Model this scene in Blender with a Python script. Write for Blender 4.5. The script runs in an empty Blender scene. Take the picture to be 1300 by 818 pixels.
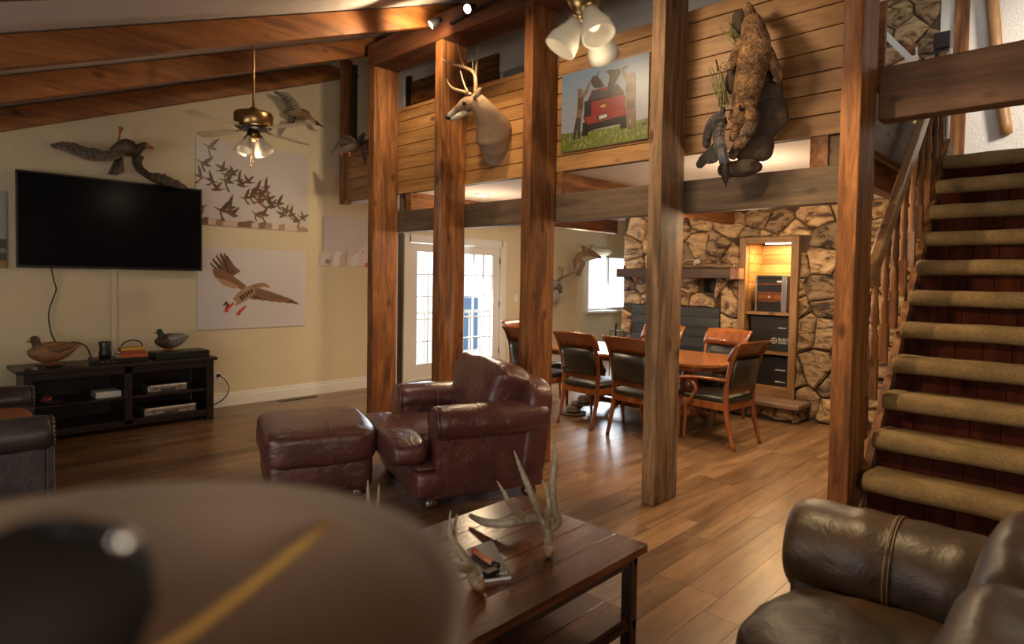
import bpy, bmesh, math, random
from mathutils import Vector, Matrix, noise
random.seed(7)
PI = math.pi
SC = bpy.context.scene
COL = SC.collection

# ------------------------------------------------------------------ camera
F_PX, CY_PX, YAW, PITCH, ROLL, CAM_H = 791.22, 380.96, .766512, .0337986, .0166367, 1.6
def _rot(ax, t):
    return Matrix.Rotation(t, 3, ax)
BASE = Matrix(((math.cos(YAW), math.sin(YAW), 0), (0, 0, -1), (-math.sin(YAW), math.cos(YAW), 0)))
MC = _rot('Z', ROLL) @ _rot('X', PITCH) @ BASE          # world -> camera (x right, y down, z forward)
CAMP = Vector((0, 0, CAM_H))
cd = bpy.data.cameras.new('camera'); cam = bpy.data.objects.new('camera', cd); COL.objects.link(cam)
right, down, fwd = MC[0], MC[1], MC[2]
m = Matrix((right, -down, -fwd)).transposed().to_4x4(); m.translation = CAMP
cam.matrix_world = m
cd.sensor_fit = 'HORIZONTAL'; cd.sensor_width = 36.0; cd.lens = F_PX / 1300 * 36
cd.shift_y = -(409 - CY_PX) / 1300; cd.clip_start = .03; cd.clip_end = 200
cd.dof.use_dof = True; cd.dof.focus_distance = 4.4; cd.dof.aperture_fstop = 1.9
SC.camera = cam
# ------------------------------------------------------------------ world, light, exposure
SC.view_settings.view_transform = 'Standard'; SC.view_settings.look = 'None'
SC.view_settings.gamma = 1; SC.view_settings.exposure = 0.12
SC.view_settings.use_curve_mapping = False
SC.cycles.use_denoising = True
SC.cycles.max_bounces = 7; SC.cycles.diffuse_bounces = 4; SC.cycles.glossy_bounces = 3
SC.cycles.transparent_max_bounces = 10; SC.cycles.caustics_reflective = False; SC.cycles.caustics_refractive = False
SC.cycles.sample_clamp_indirect = 4.0
w = bpy.data.worlds.new('daylight'); SC.world = w; w.use_nodes = True
bg = w.node_tree.nodes['Background']; bg.inputs[0].default_value = (.86, .93, 1, 1); bg.inputs[1].default_value = 2.2
def lamp(name, typ, loc, energy, col, size=.1, target=None, angle=None, blend=.4, sy=None):
    d = bpy.data.lights.new(name, typ); d.energy = energy; d.color = col
    if typ == 'AREA':
        d.size = size
        if sy: d.shape = 'RECTANGLE'; d.size_y = sy
    elif typ == 'SPOT':
        d.shadow_soft_size = size; d.spot_size = angle or 1.2; d.spot_blend = blend
    elif typ == 'SUN': d.angle = size
    else: d.shadow_soft_size = size
    o = bpy.data.objects.new(name, d); COL.objects.link(o); o.location = loc
    if target is not None:
        o.rotation_euler = (Vector(target) - Vector(loc)).to_track_quat('-Z', 'Y').to_euler()
    return o
WARM = (1, .74, .45); DAY = (.84, .92, 1)
# daylight entering by the big living-room windows behind the camera, by the french doors and by the dining window
lamp('window_daylight', 'AREA', (-3.2, -2.35, 1.6), 48, (1, .88, .72), 3.2, (-4.5, 3, 1.2), sy=1.5)
lamp('window_daylight', 'AREA', (1.9, -.6, 1.9), 55, (1, .84, .62), 1.6, (-2, 3, 1.0), sy=1.3)
lamp('door_daylight', 'AREA', (-7.9, 6.7, 1.25), 120, DAY, 1.7, (-3, 5.6, .3), sy=1.9)
lamp('dining_window_daylight', 'AREA', (-7.8, 10.9, 1.6), 60, DAY, 1.3, (-4, 7, .8), sy=1.1)
lamp('stairwell_daylight', 'SPOT', (2.1, 5.4, 4.3), 950, (1, .93, .80), .35, (.35, 7.6, 3.4), .95, .5)
# recessed lights under the loft; last spot added to brighten the stone wall
for (x, y) in ((-5.07, 4.76), (-1.99, 4.71), (-3.6, 6.1), (-5.9, 7.6), (-2.3, 6.6)):
    lamp('recessed_and_fill_bulb', 'SPOT', (x, y, 2.50), 85, WARM, .06, (x, y, 0), 2.5, .8)
    lamp('ceiling_fill', 'POINT', (x, y, 2.14), 26, WARM, .14)  # unseen fill lamp hung below the ceiling to brighten it

# ------------------------------------------------------------------ pixel <-> world helpers (only used to place things at their real spots)
def ray(x, y):
    return MC.transposed() @ Vector(((x - 650) / F_PX, (y - CY_PX) / F_PX, 1))
def on(ax, v, x, y):
    d = ray(x, y); i = 'XYZ'.index(ax)
    return CAMP + d * ((v - CAMP[i]) / d[i])
def inframe(p, pad=60):
    c = MC @ (Vector(p) - CAMP)
    if c[2] < .05: return False
    x, y = 650 + F_PX * c[0] / c[2], CY_PX + F_PX * c[1] / c[2]
    return -pad < x < 1300 + pad and -pad < y < 818 + pad

# ------------------------------------------------------------------ materials
def newmat(name):
    m = bpy.data.materials.new(name); m.use_nodes = True
    nt = m.node_tree; b = nt.nodes['Principled BSDF']
    return m, nt, b
def N(nt, t, **kw):
    n = nt.nodes.new(t)
    for k, v in kw.items():
        if k in n.inputs: n.inputs[k].default_value = v
        else: setattr(n, k, v)
    return n
def ramp(nt, stops):
    r = nt.nodes.new('ShaderNodeValToRGB'); e = r.color_ramp.elements
    while len(e) < len(stops): e.new(.5)
    for i, (p, c) in enumerate(stops):
        e[i].position = p; e[i].color = (*c, 1) if len(c) == 3 else c
    return r
def mixc(nt, fac, a, b, mode='MIX'):
    n = nt.nodes.new('ShaderNodeMix'); n.data_type = 'RGBA'; n.blend_type = mode
    for s, v in ((0, fac), (6, a), (7, b)):
        if isinstance(v, (int, float)): n.inputs[s].default_value = v
        elif isinstance(v, tuple): n.inputs[s].default_value = (*v, 1) if len(v) == 3 else v
        else: nt.links.new(v, n.inputs[s])
    return n.outputs[2]
def bump(nt, b, h, strength=.3, dist=.01):
    n = nt.nodes.new('ShaderNodeBump'); n.inputs['Strength'].default_value = strength; n.inputs['Distance'].default_value = dist
    nt.links.new(h, n.inputs['Height']); nt.links.new(n.outputs[0], b.inputs['Normal'])
def coords(nt, scale=(1, 1, 1), rnd=10.0):
    tc = nt.nodes.new('ShaderNodeTexCoord'); mp = nt.nodes.new('ShaderNodeMapping')
    mp.inputs['Scale'].default_value = scale
    nt.links.new(tc.outputs['Object'], mp.inputs['Vector'])
    oi = nt.nodes.new('ShaderNodeObjectInfo')
    if rnd:
        mu = nt.nodes.new('ShaderNodeMath'); mu.operation = 'MULTIPLY'; mu.inputs[1].default_value = rnd
        nt.links.new(oi.outputs['Random'], mu.inputs[0]); nt.links.new(mu.outputs[0], mp.inputs['Location'])
    return mp.outputs[0], oi
def plain(name, col, rough=.5, metal=0, coat=0, spec=.5, bmp=None, var=0):
    m, nt, b = newmat(name)
    b.inputs['Base Color'].default_value = (*col, 1); b.inputs['Roughness'].default_value = rough
    b.inputs['Metallic'].default_value = metal; b.inputs['Coat Weight'].default_value = coat
    b.inputs['Specular IOR Level'].default_value = spec
    v, oi = coords(nt)
    n = N(nt, 'ShaderNodeTexNoise', Scale=(bmp[0] if bmp else 12.), Detail=4.); nt.links.new(v, n.inputs['Vector'])
    if bmp: bump(nt, b, n.outputs[0], bmp[1], bmp[2])
    if var:
        c = mixc(nt, n.outputs[0], tuple(x * (1 - var) for x in col), tuple(min(1, x * (1 + var)) for x in col))
        nt.links.new(c, b.inputs['Base Color'])
    return m
def wood(name, dark, mid, light, axis='Z', rough=.45, grain=1.0, coat=0, pervar=.35, knots=True, bstr=.25, sc=1.0, spec=.5):
    m, nt, b = newmat(name)
    s = [9.0 * sc, 9.0 * sc, 9.0 * sc]; s['XYZ'.index(axis)] = .9 * sc
    v, oi = coords(nt, tuple(s), 37.0)
    n1 = N(nt, 'ShaderNodeTexNoise', Scale=1.0, Detail=5., Roughness=.6, Distortion=.9); nt.links.new(v, n1.inputs['Vector'])
    r1 = ramp(nt, [(.28, dark), (.5, mid), (.72, light)]); nt.links.new(n1.outputs[0], r1.inputs[0])
    n2 = N(nt, 'ShaderNodeTexNoise', Scale=6.0 * grain, Detail=6., Roughness=.7, Distortion=.3); nt.links.new(v, n2.inputs['Vector'])
    r2 = ramp(nt, [(.3, (.55, .55, .55)), (.6, (1, 1, 1))]); nt.links.new(n2.outputs[0], r2.inputs[0])
    c = mixc(nt, .75, r1.outputs[0], r2.outputs[0], 'MULTIPLY')
    if knots:
        s2 = [5.0, 5.0, 5.0]; s2['XYZ'.index(axis)] = 2.6
        vk, _ = coords(nt, tuple(s2), 53.0)
        vo = N(nt, 'ShaderNodeTexVoronoi', Scale=1.0); nt.links.new(vk, vo.inputs['Vector'])
        rk = ramp(nt, [(.05, (.16, .09, .05)), (.10, (.5, .38, .3)), (.16, (1, 1, 1))]); nt.links.new(vo.outputs['Distance'], rk.inputs[0])
        c = mixc(nt, .8, c, rk.outputs[0], 'MULTIPLY')
    if name.startswith('rough_timber'):
        n4 = N(nt, 'ShaderNodeTexNoise', Scale=.35, Detail=3., Roughness=.6); nt.links.new(v, n4.inputs['Vector'])
        r4 = ramp(nt, [(.56, (0, 0, 0)), (.74, (.8, .8, .8))]); nt.links.new(n4.outputs[0], r4.inputs[0])
        g4 = mixc(nt, 1., c, (.95, 1.0, 1.15), 'MULTIPLY'); hs4 = nt.nodes.new('ShaderNodeHueSaturation'); hs4.inputs['Saturation'].default_value = .62; hs4.inputs['Value'].default_value = 1.1
        nt.links.new(g4, hs4.inputs['Color']); c = mixc(nt, r4.outputs[0], c, hs4.outputs[0])
    if pervar:
        mr = nt.nodes.new('ShaderNodeMapRange'); mr.inputs[3].default_value = 1 - pervar; mr.inputs[4].default_value = 1 + pervar * .6
        nt.links.new(oi.outputs['Random'], mr.inputs[0])
        hs = nt.nodes.new('ShaderNodeHueSaturation'); nt.links.new(mr.outputs[0], hs.inputs['Value']); nt.links.new(c, hs.inputs['Color'])
        c = hs.outputs[0]
    nt.links.new(c, b.inputs['Base Color'])
    b.inputs['Roughness'].default_value = rough; b.inputs['Coat Weight'].default_value = coat; b.inputs['Coat Roughness'].default_value = .15
    b.inputs['Specular IOR Level'].default_value = spec
    bump(nt, b, n2.outputs[0], bstr, .004)
    return m
def leather(name, c0, c1, rough=.34, scale=1.0, wr=.5, coat=.25):
    m, nt, b = newmat(name)
    v, oi = coords(nt)
    n1 = N(nt, 'ShaderNodeTexNoise', Scale=3.2 * scale, Detail=5., Roughness=.6, Distortion=1.2); nt.links.new(v, n1.inputs['Vector'])
    r = ramp(nt, [(.3, c0), (.7, c1)]); nt.links.new(n1.outputs[0], r.inputs[0]); nt.links.new(r.outputs[0], b.inputs['Base Color'])
    n2 = N(nt, 'ShaderNodeTexNoise', Scale=7.0 * scale, Detail=6., Roughness=.55, Distortion=1.6); nt.links.new(v, n2.inputs['Vector'])
    n3 = N(nt, 'ShaderNodeTexVoronoi', Scale=220.0 * scale); nt.links.new(v, n3.inputs['Vector'])
    ad = nt.nodes.new('ShaderNodeMath'); ad.operation = 'MULTIPLY_ADD'; ad.inputs[1].default_value = .05
    nt.links.new(n3.outputs['Distance'], ad.inputs[0]); nt.links.new(n2.outputs[0], ad.inputs[2])
    bump(nt, b, ad.outputs[0], wr, .03)
    b.inputs['Roughness'].default_value = rough; b.inputs['Coat Weight'].default_value = coat; b.inputs['Coat Roughness'].default_value = .25
    return m
def plaster(name, col, sc=22., st=.35, var=.12):
    m, nt, b = newmat(name)
    tc = nt.nodes.new('ShaderNodeTexCoord')
    n1 = N(nt, 'ShaderNodeTexNoise', Scale=sc, Detail=5., Roughness=.6, Distortion=1.5); nt.links.new(tc.outputs['Object'], n1.inputs['Vector'])
    n2 = N(nt, 'ShaderNodeTexNoise', Scale=.8, Detail=3.); nt.links.new(tc.outputs['Object'], n2.inputs['Vector'])
    c = mixc(nt, n2.outputs[0], tuple(x * (1 - var) for x in col), tuple(min(1, x * (1 + var)) for x in col))
    nt.links.new(c, b.inputs['Base Color']); b.inputs['Roughness'].default_value = .85
    bump(nt, b, n1.outputs[0], st, .02)
    return m
def vcol(name, rough=.7, noise_s=60., nst=.25, bst=.4, coat=0, bd=.006):
    m, nt, b = newmat(name)
    a = nt.nodes.new('ShaderNodeAttribute'); a.attribute_name = 'Col'
    tc = nt.nodes.new('ShaderNodeTexCoord')
    n1 = N(nt, 'ShaderNodeTexNoise', Scale=noise_s, Detail=4., Roughness=.65); nt.links.new(tc.outputs['Object'], n1.inputs['Vector'])
    r = ramp(nt, [(.3, (1 - nst * 2,) * 3), (.65, (1 + nst * .4,) * 3)]); nt.links.new(n1.outputs[0], r.inputs[0])
    c = mixc(nt, 1.0, a.outputs['Color'], r.outputs[0], 'MULTIPLY')
    nt.links.new(c, b.inputs['Base Color']); b.inputs['Roughness'].default_value = rough; b.inputs['Coat Weight'].default_value = coat
    if bst: bump(nt, b, n1.outputs[0], bst, bd)
    return m
def emit(name, col, st):
    m, nt, b = newmat(name)
    b.inputs['Base Color'].default_value = (*col, 1); b.inputs['Emission Color'].default_value = (*col, 1); b.inputs['Emission Strength'].default_value = st
    return m
def clear_glass(name, tint=(1, 1, 1)):
    m = bpy.data.materials.new(name); m.use_nodes = True; nt = m.node_tree; nt.nodes.clear()
    o = nt.nodes.new('ShaderNodeOutputMaterial'); t = nt.nodes.new('ShaderNodeBsdfTransparent'); g = nt.nodes.new('ShaderNodeBsdfGlossy')
    t.inputs[0].default_value = (*tint, 1); g.inputs['Roughness'].default_value = .02
    mx = nt.nodes.new('ShaderNodeMixShader'); mx.inputs[0].default_value = .05
    nt.links.new(t.outputs[0], mx.inputs[1]); nt.links.new(g.outputs[0], mx.inputs[2]); nt.links.new(mx.outputs[0], o.inputs[0])
    return m
M = {}
# rough-sawn stained timber (posts, beams)
for ax in 'XYZ':
    M['timber' + ax] = wood('rough_timber_' + ax, (.075, .026, .009), (.215, .078, .021), (.42, .175, .052), ax, .62, 1.3, pervar=.22, bstr=.8, sc=1.5, spec=.3)
    M['pine' + ax] = wood('pine_board_' + ax, (.22, .095, .028), (.34, .165, .052), (.45, .24, .085), ax, .5, 1.1, pervar=.18, sc=1.0)
M['rafter'] = wood('rafter_wood', (.14, .042, .010), (.32, .110, .024), (.46, .18, .045), 'Y', .5, 1., pervar=.2)
M['greybeam'] = wood('weathered_beam', (.060, .035, .019), (.110, .068, .038), (.17, .11, .064), 'X', .7, 1.2, pervar=.1)
M['greybeamY'] = wood('weathered_beam_y', (.06, .034, .018), (.105, .062, .034), (.16, .10, .058), 'Y', .7, 1.2, pervar=.1)
M['stairbeam'] = wood('brown_beam', (.085, .035, .017), (.135, .062, .031), (.19, .095, .05), 'X', .65, 1.0, pervar=.1)
M['floor'] = wood('floor_plank', (.095, .048, .023), (.215, .115, .055), (.32, .185, .095), 'Y', .30, 1.5, pervar=.22, knots=False, bstr=.12, sc=.8)
M['floorbase'] = plain('floor_joint', (.03, .015, .008), .6)
M['redboard'] = wood('dark_red_board', (.022, .004, .002), (.038, .008, .004), (.062, .014, .006), 'Z', .85, 1, pervar=.3, spec=.08)
M['plaster'] = plaster('cream_plaster', (.64, .54, .37), 20., .45)
M['white_plaster'] = plaster('white_plaster', (.66, .60, .55), 26., .55)
M['ceil'] = plaster('textured_ceiling', (.62, .55, .52), 60., .9, .05)
M['trim'] = plain('white_trim_paint', (.72, .69, .64), .4)
M['chairwood'] = wood('honey_cherry_wood', (.14, .035, .010), (.26, .078, .020), (.36, .125, .035), 'Z', .28, .8, coat=.3, pervar=.1, knots=False, bstr=.05)
M['tablewood'] = wood('polished_table_wood', (.24, .075, .018), (.38, .135, .035), (.48, .19, .055), 'X', .2, .8, coat=.5, pervar=.05, knots=False, bstr=.04)
M['darktable'] = wood('dark_table_plank', (.028, .008, .003), (.095, .028, .009), (.19, .062, .021), 'Y', .22, .9, coat=.1, pervar=.25, knots=False, bstr=.15)
M['darkmetalwood'] = wood('table_frame_wood', (.018, .010, .007), (.035, .018, .012), (.05, .028, .018), 'X', .4, .8, pervar=.1, knots=False)
M['espresso'] = wood('espresso_wood', (.010, .006, .006), (.020, .011, .010), (.034, .020, .016), 'Y', .35, 1, pervar=.1, knots=False, bstr=.05)
M['burgundy'] = leather('burgundy_leather', (.062, .018, .018), (.138, .046, .042), .30, 1, .5, coat=.35)
M['brownleather'] = leather('brown_leather', (.017, .009, .004), (.078, .040, .016), .42, 1, .26, coat=.04)
M['backleather'] = leather('taupe_leather', (.050, .030, .019), (.13, .080, .050), .40, 1, .26, coat=.08)
M['darkleather'] = leather('dark_leather', (.022, .017, .018), (.05, .038, .038), .42, 1, .3)
M['blackleather'] = leather('black_leather', (.010, .010, .009), (.022, .021, .019), .36, 2, .12)
M['orangecloth'] = plain('rust_cushion', (.30, .10, .03), .7)
M['black'] = plain('black_plastic', (.008, .008, .009), .35)
M['screen'] = plain('tv_screen', (.004, .004, .006), .25, spec=.08)
M['brass'] = plain('antique_brass', (.34, .22, .095), .3, 1)
M['chrome'] = plain('brushed_steel', (.6, .58, .55), .25, 1)
M['darkmetal'] = plain('dark_metal', (.03, .028, .026), .4, .6)
M['silver'] = plain('aluminium_case', (.55, .55, .53), .35, .8)
M['white'] = plain('white_paper', (.75, .75, .76), .5)
M['glassdoor'] = clear_glass('window_glass')
M['frost'] = None
M['stone'] = None
M['mortar'] = plain('dark_mortar', (.060, .038, .022), .9, bmp=(40, .6, .01))
M['slate'] = wood('slate_board', (.022, .024, .022), (.04, .042, .04), (.06, .062, .06), 'X', .5, 1, pervar=.2, knots=False)
M['fur'] = vcol('short_fur', .8, 90, .2, .5)
M['feather'] = vcol('feathers', .6, 120, .25, .4, bd=.003)
M['catfur'] = vcol('long_fur', .9, 70, .45, 1.0, bd=.02)
M['paint'] = vcol('printed_ink', .35, 400, .06, 0)
M['antler'] = vcol('antler', .4, 60, .25, .5, bd=.003)
M['bulb'] = emit('lit_bulb', (1, .80, .52), 14)
M['led'] = emit('lit_downlight', (1, .84, .62), 9)
M['carpet'] = None
def mk_stone():
    m, nt, b = newmat('split_stone')
    v, oi = coords(nt, (1, 1, 2.2), 80)
    n1 = N(nt, 'ShaderNodeTexNoise', Scale=3.2, Detail=7., Roughness=.68, Distortion=1.4); nt.links.new(v, n1.inputs['Vector'])
    r = ramp(nt, [(.34, (.030, .020, .014)), (.42, (.14, .075, .038)), (.48, (.40, .25, .12)), (.62, (.58, .40, .21)), (.78, (.68, .54, .36))])
    nt.links.new(n1.outputs[0], r.inputs[0])
    mr = nt.nodes.new('ShaderNodeMapRange'); mr.inputs[3].default_value = .50; mr.inputs[4].default_value = 1.35
    nt.links.new(oi.outputs['Random'], mr.inputs[0]); hs = nt.nodes.new('ShaderNodeHueSaturation')
    nt.links.new(mr.outputs[0], hs.inputs['Value']); nt.links.new(r.outputs[0], hs.inputs['Color'])
    nt.links.new(hs.outputs[0], b.inputs['Base Color']); b.inputs['Roughness'].default_value = .7
    n2 = N(nt, 'ShaderNodeTexNoise', Scale=9., Detail=8., Roughness=.7, Distortion=.8); nt.links.new(v, n2.inputs['Vector'])
    bump(nt, b, n2.outputs[0], 1.0, .05)
    return m
M['stone'] = mk_stone()
def mk_carpet():
    m, nt, b = newmat('beige_carpet')
    tc = nt.nodes.new('ShaderNodeTexCoord')
    n1 = N(nt, 'ShaderNodeTexNoise', Scale=150., Detail=5., Roughness=.7); nt.links.new(tc.outputs['Object'], n1.inputs['Vector'])
    n2 = N(nt, 'ShaderNodeTexNoise', Scale=7., Detail=3.); nt.links.new(tc.outputs['Object'], n2.inputs['Vector'])
    r = ramp(nt, [(.3, (.16, .098, .040)), (.65, (.37, .25, .120))]); nt.links.new(n1.outputs[0], r.inputs[0])
    r2 = ramp(nt, [(.35, (.75, .75, .75)), (.65, (1, 1, 1))]); nt.links.new(n2.outputs[0], r2.inputs[0])
    nt.links.new(mixc(nt, 1., r.outputs[0], r2.outputs[0], 'MULTIPLY'), b.inputs['Base Color']); b.inputs['Roughness'].default_value = .95
    b.inputs['Specular IOR Level'].default_value = .1
    bump(nt, b, n1.outputs[0], .9, .012)
    return m
M['carpet'] = mk_carpet()
def mk_shade(name, col, trans):
    m, nt, b = newmat(name)
    b.inputs['Base Color'].default_value = (*col, 1); b.inputs['Roughness'].default_value = .6
    t = nt.nodes.new('ShaderNodeBsdfTranslucent'); t.inputs[0].default_value = (*col, 1)
    mx = nt.nodes.new('ShaderNodeMixShader'); mx.inputs[0].default_value = trans
    o = nt.nodes['Material Output']; nt.links.new(b.outputs[0], mx.inputs[1]); nt.links.new(t.outputs[0], mx.inputs[2]); nt.links.new(mx.outputs[0], o.inputs[0])
    return m
M['linen'] = mk_shade('linen_shade', (.44, .335, .26), .6)
M['frost'] = mk_shade('frosted_glass', (.60, .56, .48), .4)

# ------------------------------------------------------------------ mesh builder
class MB:
    def __init__(s):
        s.v = []; s.f = []; s.c = []; s.col = (1, 1, 1); s.mi = []; s.m = 0; s.smooth = []; s.sm = False
    def add(s, vs, fs, cols=None):
        o = len(s.v); s.v += [Vector(p) for p in vs]; s.f += [tuple(i + o for i in f) for f in fs]
        s.c += (cols if cols else [s.col] * len(vs)); s.mi += [s.m] * len(fs); s.smooth += [s.sm] * len(fs)
        return s
    def box(s, lo, hi, mat=None):
        (x0, y0, z0), (x1, y1, z1) = lo, hi
        vs = [(x0, y0, z0), (x1, y0, z0), (x1, y1, z0), (x0, y1, z0), (x0, y0, z1), (x1, y0, z1), (x1, y1, z1), (x0, y1, z1)]
        if mat is not None: vs = [mat @ Vector(p) for p in vs]
        return s.add(vs, [(0, 3, 2, 1), (4, 5, 6, 7), (0, 1, 5, 4), (1, 2, 6, 5), (2, 3, 7, 6), (3, 0, 4, 7)])
    def bar(s, a, b, w, h, up=(0, 0, 1)):
        """box from a to b, w across, h along up"""
        a, b = Vector(a), Vector(b); d = (b - a).normalized(); u = Vector(up); sd = d.cross(u).normalized(); u = sd.cross(d)
        vs = []
        for p in (a, b):
            for (i, j) in ((-1, -1), (1, -1), (1, 1), (-1, 1)): vs.append(p + sd * (i * w / 2) + u * (j * h / 2))
        return s.add(vs, [(0, 3, 2, 1), (4, 5, 6, 7), (0, 1, 5, 4), (1, 2, 6, 5), (2, 3, 7, 6), (3, 0, 4, 7)])
    def tube(s, pts, rad, n=10, smooth=True, up=(0, 0, 1), cap=True, sub=1, cols=None):
        """rad: list of r or (r_side, r_up)"""
        pts = [Vector(p) for p in pts]; rad = [(r, r) if isinstance(r, (int, float)) else r for r in rad]
        if len(rad) == 1: rad = rad * len(pts)
        if cols is None: cols = [s.col] * len(pts)
        if sub > 1 and len(pts) > 2:
            P, R_, C_ = [], [], []
            def cr(a, b, c, d, t): return .5 * ((2 * b) + (c - a) * t + (2 * a - 5 * b + 4 * c - d) * t * t + (-a + 3 * b - 3 * c + d) * t ** 3)
            for i in range(len(pts) - 1):
                q = [pts[max(0, i - 1)], pts[i], pts[i + 1], pts[min(len(pts) - 1, i + 2)]]
                for k in range(sub):
                    t = k / sub; P.append(Vector([cr(q[0][j], q[1][j], q[2][j], q[3][j], t) for j in range(3)]))
                    R_.append(tuple(rad[i][j] * (1 - t) + rad[i + 1][j] * t for j in (0, 1)))
                    C_.append(tuple(cols[i][j] * (1 - t) + cols[i + 1][j] * t for j in range(3)))
            P.append(pts[-1]); R_.append(rad[-1]); C_.append(cols[-1]); pts, rad, cols = P, R_, C_
        vs, fs, cc = [], [], []
        u = Vector(up)
        for i, p in enumerate(pts):
            d = (pts[min(i + 1, len(pts) - 1)] - pts[max(i - 1, 0)]).normalized()
            sd = d.cross(u)
            if sd.length < 1e-3: sd = d.cross(Vector((1, .3, 0)))
            sd.normalize(); uu = sd.cross(d)
            if i and sd.dot(psd) < 0 and abs(d.dot(u)) > .8: sd, uu = -sd, -uu
            psd = sd
            for k in range(n):
                a = 2 * PI * k / n; vs.append(p + sd * (math.cos(a) * rad[i][0]) + uu * (math.sin(a) * rad[i][1])); cc.append(cols[i])
        for i in range(len(pts) - 1):
            for k in range(n):
                k2 = (k + 1) % n; fs.append((i * n + k, (i + 1) * n + k, (i + 1) * n + k2, i * n + k2))
        if cap: fs.append(tuple(range(n))); fs.append(tuple(reversed(range((len(pts) - 1) * n, len(pts) * n))))
        b = s.sm; s.sm = smooth; s.add(vs, fs, cc); s.sm = b
        return s
    def lathe(s, prof, c=(0, 0, 0), n=24, axis=(0, 0, 1), smooth=True):
        """prof: (r, h) list"""
        ax = Vector(axis).normalized(); a = ax.orthogonal().normalized(); b = ax.cross(a); c = Vector(c)
        vs, fs = [], []
        for (r, h) in prof:
            for k in range(n):
                t = 2 * PI * k / n; vs.append(c + ax * h + (a * math.cos(t) + b * math.sin(t)) * max(r, 1e-5))
        for i in range(len(prof) - 1):
            for k in range(n):
                k2 = (k + 1) % n; fs.append((i * n + k, i * n + k2, (i + 1) * n + k2, (i + 1) * n + k))
        o = s.sm; s.sm = smooth; s.add(vs, fs); s.sm = o
        return s
    def ell(s, c, r, nu=16, nv=10, e1=1.0, e2=1.0, rot=None, cols=None, fn=None):
        """superellipsoid"""
        def pw(x, e): return math.copysign(abs(x) ** e, x)
        c = Vector(c); vs, fs, cc = [], [], []
        for j in range(nv + 1):
            ph = -PI / 2 + PI * j / nv
            for i in range(nu):
                th = 2 * PI * i / nu
                p = Vector((r[0] * pw(math.cos(ph), e1) * pw(math.cos(th), e2), r[1] * pw(math.cos(ph), e1) * pw(math.sin(th), e2), r[2] * pw(math.sin(ph), e1)))
                if fn: p = fn(p)
                if rot is not None: p = rot @ p
                vs.append(c + p); cc.append(cols(p) if cols else s.col)
        for j in range(nv):
            for i in range(nu):
                i2 = (i + 1) % nu; fs.append((j * nu + i, j * nu + i2, (j + 1) * nu + i2, (j + 1) * nu + i))
        o = s.sm; s.sm = True; s.add(vs, fs, cc); s.sm = o
        return s
    def prism(s, poly, fn, d0, d1):
        """poly of 2D points, fn(u, v, d) -> 3D"""
        n = len(poly); vs = [fn(u, v, d0) for u, v in poly] + [fn(u, v, d1) for u, v in poly]
        return s.add(vs, [tuple(range(n)), tuple(reversed(range(n, 2 * n)))] + [(i, i + n, (i + 1) % n + n, (i + 1) % n) for i in range(n)])
    def loft(s, rings, cap=True, smooth=True, closed=True):
        n = len(rings[0]); vs = [p for r in rings for p in r]; fs = []
        for i in range(len(rings) - 1):
            for k in range(n if closed else n - 1):
                k2 = (k + 1) % n; fs.append((i * n + k, i * n + k2, (i + 1) * n + k2, (i + 1) * n + k))
        if cap: fs.append(tuple(reversed(range(n)))); fs.append(tuple(range((len(rings) - 1) * n, len(rings) * n)))
        o = s.sm; s.sm = smooth; s.add(vs, fs); s.sm = o
        return s
    def xf(s, mat, start=0):
        for i in range(start, len(s.v)): s.v[i] = mat @ s.v[i]
        return s
    def build(s, name, mat, parent=None, origin=None, world=False, bev=0, sub=0, fix=True):
        """world: vertices are in world space and get moved into the parent's frame"""
        inv = None
        if parent is not None and world:
            inv = (Matrix.Translation(parent.location) @ parent.rotation_euler.to_matrix().to_4x4()).inverted()
            if parent.parent is not None: inv = MBinv(parent)
        vs = [inv @ v for v in s.v] if inv else s.v
        org = Vector(origin) if origin is not None else None
        if org is None:
            if parent is None:
                xs = [v[0] for v in vs]; ys = [v[1] for v in vs]; zs = [v[2] for v in vs]
                org = Vector(((min(xs) + max(xs)) / 2, (min(ys) + max(ys)) / 2, min(zs)))
            elif parent is not None: 
                org = sum(vs, Vector()) / max(1, len(vs))
        me = bpy.data.meshes.new(name); me.from_pydata([tuple(v - org) for v in vs], [], s.f)
        if fix:
            bm = bmesh.new(); bm.from_mesh(me); bmesh.ops.recalc_face_normals(bm, faces=bm.faces[:]); bm.to_mesh(me); bm.free()
        me.polygons.foreach_set('use_smooth', s.smooth)
        mats = mat if isinstance(mat, (list, tuple)) else [mat]
        for m_ in mats: me.materials.append(m_)
        me.polygons.foreach_set('material_index', s.mi)
        if any(c != (1, 1, 1) for c in s.c):
            a = me.color_attributes.new('Col', 'FLOAT_COLOR', 'POINT')
            a.data.foreach_set('color', [x for c in s.c for x in (c[0], c[1], c[2], 1)])
        o = bpy.data.objects.new(name, me); COL.objects.link(o); o.location = org
        if parent is not None: o.parent = parent
        if bev:
            b = o.modifiers.new('bevel', 'BEVEL'); b.width = bev; b.segments = 2; b.limit_method = 'ANGLE'; b.angle_limit = .7
        if sub:
            b = o.modifiers.new('subdivision', 'SUBSURF'); b.levels = sub; b.render_levels = sub
        return o
def MBinv(o):
    mts = Matrix.Translation(o.location) @ o.rotation_euler.to_matrix().to_4x4()
    while o.parent is not None:
        o = o.parent; mts = (Matrix.Translation(o.location) @ o.rotation_euler.to_matrix().to_4x4()) @ mts
    return mts.inverted()
def tag(o, label=None, cat=None, group=None, kind=None):
    if label: o['label'] = label
    if cat: o['category'] = cat
    if group: o['group'] = group
    if kind: o['kind'] = kind
    return o
def thing(name, label, cat, loc=(0, 0, 0), rz=0, group=None):
    o = bpy.data.objects.new(name, None); COL.objects.link(o); o.location = loc; o.rotation_euler = (0, 0, rz); o.empty_display_size = .1
    return tag(o, label, cat, group)
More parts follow.
